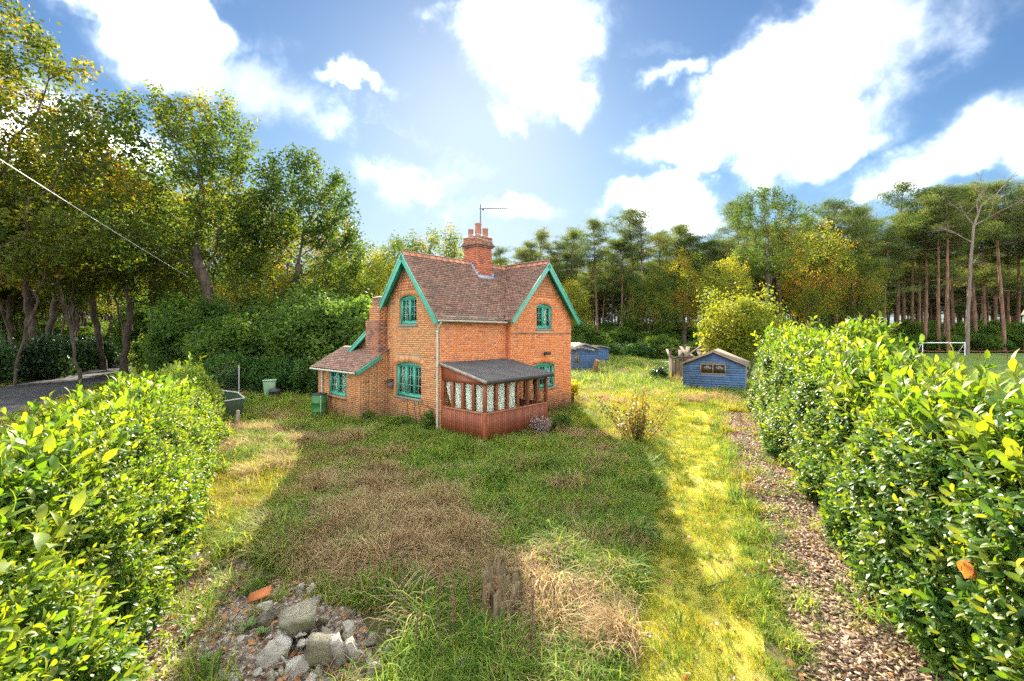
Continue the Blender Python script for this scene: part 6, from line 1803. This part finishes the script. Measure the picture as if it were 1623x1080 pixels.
# ---- green skip-like trailer with pale rim, brick pile, fence post with mesh
SKP = simple('green_painted_steel', (.05, .15, .08), .6, .45, 3, .3, c2=(.09, .08, .05)); RIM = simple('pale_rim', (.45, .45, .40), .6, .3, 6)
x_, y_ = gp(340, 664); sk = root_at('garden_skip', x_, y_, -.35, label='battered green steel skip with pale rim behind the left hedge', cat='skip')
prof = [(-1.0, .30), (-.85, .12), (.65, .12), (.85, .35), (.92, .86), (.55, 1.06), (-.9, 1.12)]
M = MB(); k = len(prof)
for sgn in (-.55, .55):
    M.add([(a, sgn, b) for a, b in prof], [[0, i, i + 1] for i in range(1, k - 1)])
M.add([(a, -.55, b) for a, b in prof] + [(a, .55, b) for a, b in prof], [[i, (i + 1), k + i + 1, k + i] for i in range(k - 3)] ); M.build('body', SKP, sk)
M = MB()
for sgn in (-.56, .56): M.tube([(.92, sgn, .86), (.55, sgn, 1.06), (-.9, sgn, 1.12)], .03, 6)
M.tube([(.92, -.56, .86), (.92, .56, .86)], .03, 6); M.build('rim', RIM, sk)
for sy in (-.45, .45):
    M = MB(); M.box((-.7, sy - .05, 0), (.5, sy + .05, .125)); M.build('skid', IRON, sk)
x_, y_ = gp(352, 645)
for i in range(14):
    o = bpy.data.objects.new('loose_brick', bpy.data.meshes.get('loose_brick_mesh') or (lambda: (lambda me: me)(mesh_np('loose_brick_mesh', *boxes_np([(-.11, -.05, 0)], [(.11, .05, .065)]), BR_O)))())
    o.location = (x_ - .3 + .24 * (i % 4) + random.uniform(-.02, .02), y_ + .5 + .12 * ((i // 4) % 2), gzf(x_, y_) + .068 * (i // 4)); o.rotation_euler = (0, 0, random.uniform(-.2, .2)); link(o, label='loose red brick in the pile behind the green skip', cat='brick', group='brick pile behind the skip')
x_, y_ = gp(379, 640); fp_ = root_at('fence_post', x_, y_, label='grey steel fence post with wire mesh by the skip', cat='fence')
M = MB(); M.tube([(0, 0, -.1), (0, 0, 1.82)], .028, 8); M.build('post', simple('galvanised_steel', (.42, .43, .42), .5, .25, 6, .4, .4), fp_)
M = MB()
for k in range(13): M.tube([(0, 0, .15 + k * .135), (-1.3, .25, .15 + k * .135)], .0035, 3, cap=False)
for k in range(10): M.tube([(-.13 * k, .025 * k, .12), (-.13 * k, .025 * k, 1.78)], .0035, 3, cap=False)
M.build('wire_mesh', IRON, fp_)
# timber scraps by the skip
for i, (px, py, L_, rz, lb) in enumerate(((345, 690, 1.2, .3, 'weathered plank lying in front of the green skip'), (376, 688, .5, 1.5, 'short upright timber stake near the skip'), (362, 700, 1.0, -.5, 'grey branch lying in weeds below the skip'))):
    M = MB()
    if i == 1: M.bar((0, 0, -.05), (.04, 0, .75), .08)
    else: M.bar((-L_ / 2, 0, .06), (L_ / 2, 0, .12), .12, .04)
    x_, y_ = gp(px, py); o = bevel(M.build('plank', TIMBER, label=lb, cat='timber'), .005); o.location = (x_, y_, gzf(x_, y_)); o.rotation_euler = (0, 0, rz)

# ---- sheds
BLUE = simple('blue_shed_paint', (.085, .155, .275), .8, .25, 2.5, .12, bstr=.25, c2=(.06, .105, .185), rnd=.14)
SHFELT = simple('brown_shed_felt', (.20, .155, .12), .95, .4, 3, .1, bstr=.5, c2=(.12, .09, .07)); BOARD = simple('dull_board', (.30, .22, .14), .8, .3, 4)
PANE = glass_mat()
def shed(name, o2, d2, w_, dep, eave, apex, label, window=None, over=.14, bh=.135, roofm=SHFELT):
    """gabled shed: o2 front left corner, d2 unit along the front; every shiplap board its own piece"""
    ang = math.atan2(d2[1], d2[0]); rt = root_at(name, o2[0], o2[1], ang, label=label, cat='shed')
    M = MB(); M.box((.03, .03, 0), (w_ - .03, dep - .03, eave - .02)); 
    body = M.build('frame', BOARD, rt)
    M = MB(); M.add([(.03, .03, eave - .02), (w_ - .03, .03, eave - .02), (w_ / 2, .03, apex - .03), (.03, dep - .03, eave - .02), (w_ - .03, dep - .03, eave - .02), (w_ / 2, dep - .03, apex - .03)], [[0, 1, 2], [3, 5, 4]]); M.build('gable', BOARD, rt)
    z = .03; k = 0
    def slanted(x0, x1, z0, z1, x0t, x1t):
        M = MB(); M.add([(x0, .028, z0), (x1, .028, z0), (x1, -.004, z0), (x0, -.004, z0), (x0t, .028, z1), (x1t, .028, z1), (x1t, .014, z1), (x0t, .014, z1)][:8], [[0, 3, 2, 1], [4, 5, 6, 7], [3, 7, 6, 2], [0, 1, 5, 4], [1, 2, 6, 5], [0, 4, 7, 3]])
        M.build('board', BLUE, rt)
    while z < apex - .05:
        z1 = min(z + bh, apex - .02)
        ins = lambda zz: max(0, (zz - eave) / (apex - eave) * w_ / 2)
        segs = [(ins(z), w_ - ins(z), ins(z1), w_ - ins(z1))]
        if window and z1 > window[2] and z < window[3]:
            segs = [(ins(z), window[0], ins(z1), window[0]), (window[1], w_ - ins(z), window[1], w_ - ins(z1))]
        for a, b, c, d in segs:
            if b - a > .05: slanted(a, b, z, z1 - .004, c, max(d, c + .01))
        if z1 < eave + .02:
            for xx, sg in ((0, -1), (w_, 1)):
                M = MB(); M.box((xx if sg < 0 else xx - .03, .03, z), (xx + .03 if sg < 0 else xx, dep, z1 - .004)); M.build('side_board', BLUE if sg < 0 else TIMBER, rt)
        z += bh
    for sg in (0, 1):
        e = np.array((-over if sg == 0 else w_ + over, -over, eave - over * (apex - eave) / (w_ / 2))); t = np.array((w_ / 2, -over, apex))
        d = t - e; up = np.array((-d[2], 0, d[0])) if sg == 0 else np.array((d[2], 0, -d[0])); up /= np.linalg.norm(up)
        e2 = e + np.array((0, dep + 2 * over, 0)); t2 = t + np.array((0, dep + 2 * over, 0))
        M = MB(); lo = [e, t, t2, e2]; hi = [q + up * .045 for q in lo]; M.add(lo + hi, BOXF); M.build('roof_sheet', roofm, rt)
        M = MB(); M.bar(e + (0, -.012, 0) - up * .03, t + (0, -.012, 0) - up * .03, .02, .07, up=up); M.build('bargeboard', BOARD, rt)
    if window:
        x0, x1, z0, z1 = window; wr = MB()
        for a, b in (((x0, -.02, z0), (x1, .02, z0 + .05)), ((x0, -.02, z1 - .05), (x1, .02, z1)), ((x0, -.02, z0 + .05), (x0 + .05, .02, z1 - .05)), ((x1 - .05, -.02, z0 + .05), (x1, .02, z1 - .05)), (((x0 + x1) / 2 - .025, -.02, z0 + .05), ((x0 + x1) / 2 + .025, .02, z1 - .05))): wr.box(a, b)
        wo_ = wr.build('window', BOARD, rt)
        for a, b in ((x0 + .05, (x0 + x1) / 2 - .025), ((x0 + x1) / 2 + .025, x1 - .05)):
            M = MB(); M.box((a, .004, z0 + .05), (b, .008, z1 - .05)); M.build('pane', DKGLASS, wo_)
    return rt
def dkglass():
    m, n, out = mat('dark_shed_glass'); co = objco(n)
    principled(n, out, n.ramp(n.noise(co, 4, 5, .6), [(.3, (.012, .012, .01)), (.7, (.06, .05, .025))]), .12, .6); return m
DKGLASS = dkglass()
hd = R(29); d2 = np.array((math.cos(hd), -math.sin(hd)))
shed('blue_shed', (10.1, 26.1), d2, 3.28, 3.4, 1.62, 2.34, 'near blue weatherboard shed with two-pane window beside the right hedge', window=(.95, 2.28, 1.02, 1.60))
shed('blue_shed', at(906, 37), np.array((.98, .2)), 2.35, 3.2, 2.05, 2.45, 'blue shed with broken roof just right of the cottage', window=(.28, .62, .75, 1.65), roofm=TIMBER)
shed('blue_shed', at(938, 48), np.array((.99, .12)), 1.9, 2.6, 1.75, 1.95, 'farthest small blue shed behind the broken roofed one')
# loose sheets on the broken roof
x_, y_ = at(906, 37)
for i in range(6):
    M = MB(); a = np.array((x_ + .2 + .33 * i, y_ - .25 + .07 * i, 1.98 + .10 * math.sin(i))); M.bar(a, a + np.array((.25 - .1 * i, .9, .42 + .05 * math.sin(i * 2))), .28, .02); M.build('loose_board', TIMBER, label='%s loose grey board on the broken shed roof' % ('first', 'second', 'third', 'fourth', 'fifth', 'last')[i], cat='board', group='boards on the broken shed roof')
# log and rubble by it
x_, y_ = gp(948, 592); M = MB(); M.tube([(0, 0, .25), (1.0, -.5, .1)], .16, 10); M.tube([(-.3, .2, .2), (-.1, -.2, 1.1)], .2, 9); o = M.build('log_heap', bark_mat('orange_log', (.16, .08, .04), (.42, .22, .11)), label='rotting orange brown logs leaning at the broken blue shed', cat='logs'); o.location = (x_, y_, 0)
# ruined timber shed
OLDT = simple('rotten_brown_timber', (.17, .125, .09), .95, .5, 4, .1, bstr=.5, c2=(.08, .055, .04), rnd=.4)
rt = root_at('ruined_shed', *at(1066, 31.5), -.25, label='collapsed grey timber shed behind the near blue shed', cat='shed')
for i, (x0, y0, x1, y1, z1) in enumerate(((0, 0, 0, 0, 1.75), (1.3, .1, 1.35, .1, 1.6), (0, 2.5, .1, 2.5, 2.0), (2.6, .1, 2.5, .2, 1.75), (2.7, 2.6, 2.7, 2.6, 2.3), (1.4, 2.6, 1.4, 2.6, 2.2))):
    M = MB(); M.bar((x0, y0, 0), (x1, y1, z1), .09); M.build('post', OLDT, rt)
rr2 = random.Random(3)
for i in range(9):
    M = MB(); xx = .02 + .125 * i; M.box((xx, -.03, 0), (xx + .115, 0, rr2.uniform(1.2, 1.7))); M.build('plank', OLDT, rt)
for i in range(8):
    M = MB(); yy = .05 + .3 * i; M.box((-.03, yy, 0), (0, yy + .27, rr2.uniform(1.0, 1.75))); M.build('plank', OLDT, rt)
for i in range(9):
    M = MB(); xx = -.2 + .36 * i; M.bar((xx, -.2, 1.55 + rr2.uniform(-.15, .12)), (xx + rr2.uniform(-.7, .7), rr2.uniform(1.4, 2.9), 2.1 + rr2.uniform(-.5, .3)), rr2.uniform(.14, .32), .025); M.build('roof_board', OLDT, rt)
for a, b in (((-.2, 0, 1.7), (2.9, .1, 1.62)), ((-.2, 2.6, 2.1), (2.9, 2.6, 2.35)), ((.9, .3, 1.7), (2.2, 1.7, 2.45))):
    M = MB(); M.bar(a, b, .08); M.build('beam', OLDT, rt)
x_, y_ = gp(1040, 600); M = MB(); M.bar((0, 0, .1), (1.8, .4, .18), .22, .06); o = M.build('plank', TIMBER, label='pale plank lying on the grass before the ruined shed', cat='timber'); o.location = (x_, y_ + 1, 0)
bush('bramble_clump', BU[2], at(1040, 31), 1, (.8, .6, .5), label='weeds and brambles beside the ruined shed', cat='bush')

# ---- goals and playing field furniture
WHT = simple('white_goal_paint', (.80, .80, .78), .5, .1, 4, .4)
gx0, gy0 = at(1462, 64); gx1, gy1 = at(1529, 64)
gl = root_at('goal', gx0, gy0, 0, label='white football goal at the far side of the playing field', cat='goal'); W_ = gx1 - gx0
for xx in (0, W_):
    M = MB(); M.tube([(xx, 0, -.05), (xx, 0, 1.9)], .06, 8); M.build('post', WHT, gl)
    M = MB(); M.tube([(xx, 0, 1.88), (xx + (.0), 1.2, .05)], .035, 6); M.build('stay', WHT, gl)
M = MB(); M.tube([(-.06, 0, 1.9), (W_ + .06, 0, 1.9)], .06, 8); M.build('crossbar', WHT, gl)
RED = simple('dark_red_paint', (.25, .05, .035), .6, .3, 4)
gx0, gy0 = at(1553, 55); g2 = root_at('small_goal', gx0, gy0, .1, label='small dark red framed goal near the right edge of the field', cat='goal')
for xx in (0, 3.9):
    M = MB(); M.tube([(xx, 0, -.05), (xx, 0, 1.05)], .04, 8); M.build('post', RED, g2)
M = MB(); M.tube([(0, 0, 1.05), (3.9, 0, 1.05)], .04, 8); M.build('crossbar', RED, g2)
# timber post with little pitched roof at the right edge
x_, y_ = at(1648, 24); bt = root_at('roofed_post', x_, y_, .3, label='weathered timber post with small pitched roof at the right edge', cat='post')
M = MB(); M.add([(-.45, -.2, 0), (.45, -.2, 0), (.45, .2, 0), (-.45, .2, 0), (-.13, -.13, 2.6), (.13, -.13, 2.6), (.13, .13, 2.6), (-.13, .13, 2.6)], BOXF); M.box((-.12, -.12, 2.6), (.12, .12, 4.4)); M.build('post', TIMBER, bt)
M = MB(); M.add([(-.55, -.5, 4.35), (0, -.5, 4.85), (0, .5, 4.85), (-.55, .5, 4.35), (-.55, -.5, 4.42), (0, -.5, 4.92), (0, .5, 4.92), (-.55, .5, 4.42)], BOXF); M.add([(.55, -.5, 4.35), (0, -.5, 4.85), (0, .5, 4.85), (.55, .5, 4.35), (.55, -.5, 4.42), (0, -.5, 4.92), (0, .5, 4.92), (.55, .5, 4.42)], BOXF); M.build('roof', SHFELT, bt)
# small far car at the bend of the lane
CARB = simple('dark_car_paint', (.03, .035, .045), .25, .1, 3, .6); x_, y_ = at(229, 54)
cr = root_at('parked_car', x_, y_, .55, label='small dark parked car far along the lane', cat='car')
secs = [(-2.0, .45, .75), (-1.9, .35, .92), (-.9, .30, .98), (-.35, .3, 1.42), (.9, .3, 1.46), (1.6, .32, 1.05), (2.0, .45, .9)]
V_ = []
for t, lo, hi in secs:
    tp_ = .62 if hi > 1.3 else .80; V_ += [(-.85, t, lo), (.85, t, lo), (.85, t, min(hi, .9)), (tp_, t, hi), (-tp_, t, hi), (-.85, t, min(hi, .9))]
k = 6; F_ = [[i * k + j, i * k + (j + 1) % k, (i + 1) * k + (j + 1) % k, (i + 1) * k + j] for i in range(len(secs) - 1) for j in range(k)]
M = MB(); M.add(V_, F_); M.add(V_[:6], [[0, 1, 2], [0, 2, 3], [0, 3, 4], [0, 4, 5]]); M.add(V_[-6:], [[0, 2, 1], [0, 3, 2], [0, 4, 3], [0, 5, 4]]); bd = M.build('body', CARB, cr)
M = MB(); M.quad((-.72, -.86, 1.0), (.72, -.86, 1.0), (.58, -.40, 1.38), (-.58, -.40, 1.38)); M.build('windscreen', DKGLASS, cr).location = (0, -.03, .02)
for sx in (-.6, .6):
    M = MB(); M.box((sx - .15, -2.03, .62), (sx + .15, -1.93, .76)); M.build('headlight', WHT, cr)
    for ty in (-1.25, 1.25):
        M = MB(); M.tube([(sx * 1.2, ty, .31), (sx * 1.46, ty, .31)], .31, 16); M.build('wheel', BLK, cr)
# overhead cables
def cable(name, p, q, sag, rad, m, label):
    t = np.linspace(0, 1, 24)[:, None]; pts = np.array(p) * (1 - t) + np.array(q) * t; pts[:, 2] -= sag * 4 * (t * (1 - t))[:, 0]
    o = MB().tube(pts, rad, 6).build(name, m, label=label, cat='cable'); return o
x0, y0 = at(-60, 9.5); x1, y1 = at(300, 30)
cable('overhead_cable', (x0, y0, zat(215, 9.5)), (x1, y1, zat(440, 30)), .05, .014, WIRE, 'thick pale overhead cable crossing the trees at the left edge')
for k, dz in ((0, 0), (1, .75)):
    x0, y0 = at(1290, 62); x1, y1 = at(1700, 48); cable('power_line', (x0, y0, zat(448, 62) + dz), (x1, y1, zat(473, 48) + dz), .5, .010, IRON, ('lower' if k == 0 else 'upper') + ' thin power line across the pines on the right')
# indoor plant and table inside the porch, seen through the clear panes
IP = bush_meshes(240, .16, .16, .95, n=70, per=14, leaf=.07, spread=.05, leaf_m=LAUREL, stems=5, lobes=5)
x_, y_ = hw(1.85, -1.65); o = empty('porch_plant', (x_, y_, .85), 0, label='leafy climbing pot plant inside the porch window', cat='plant')
link(bpy.data.objects.new('stems', IP[0]), o); link(bpy.data.objects.new('foliage', IP[1]), o); M = MB(); M.lathe([(0, 0), (.09, 0), (.12, .16), (.10, .16), (.09, .12), (0, .12)], 14); M.build('pot', simple('pale_pot', (.55, .60, .62), .5, .2, 5), o).location = (0, 0, -.03)
x_, y_ = hw(1.2, -1.5); tb = empty('porch_table', (x_, y_, 0.01), HROT, label='white covered table inside the porch behind the nets', cat='table')
M = MB(); M.box((-.75, -.3, .78), (.95, .25, .82)); M.build('top', WHT, tb)
for a in (-.7, .9):
    for b in (-.25, .2): M = MB(); M.box((a - .03, b - .03, 0), (a + .03, b + .03, .78)); M.build('leg', WHT, tb)


# ------------------------------------------------------------------ labels: alike things are told apart by their order across the view
ORDINALS = ('first second third fourth fifth sixth seventh eighth ninth tenth eleventh twelfth thirteenth fourteenth fifteenth sixteenth seventeenth eighteenth nineteenth twentieth '
            'twenty-first twenty-second twenty-third twenty-fourth twenty-fifth twenty-sixth twenty-seventh twenty-eighth twenty-ninth thirtieth').split()
same = {}
for o in scene.objects:
    if o.parent is None and o.get('label') and o.get('category'): same.setdefault(o['label'], []).append(o)
for lb, obs in same.items():
    if 1 < len(obs) <= 30:
        obs.sort(key=lambda o: o.location.x / max(o.location.y, .1))
        for k, o in enumerate(obs): o['label'] = lb + ', ' + ORDINALS[k] + ' from the left'
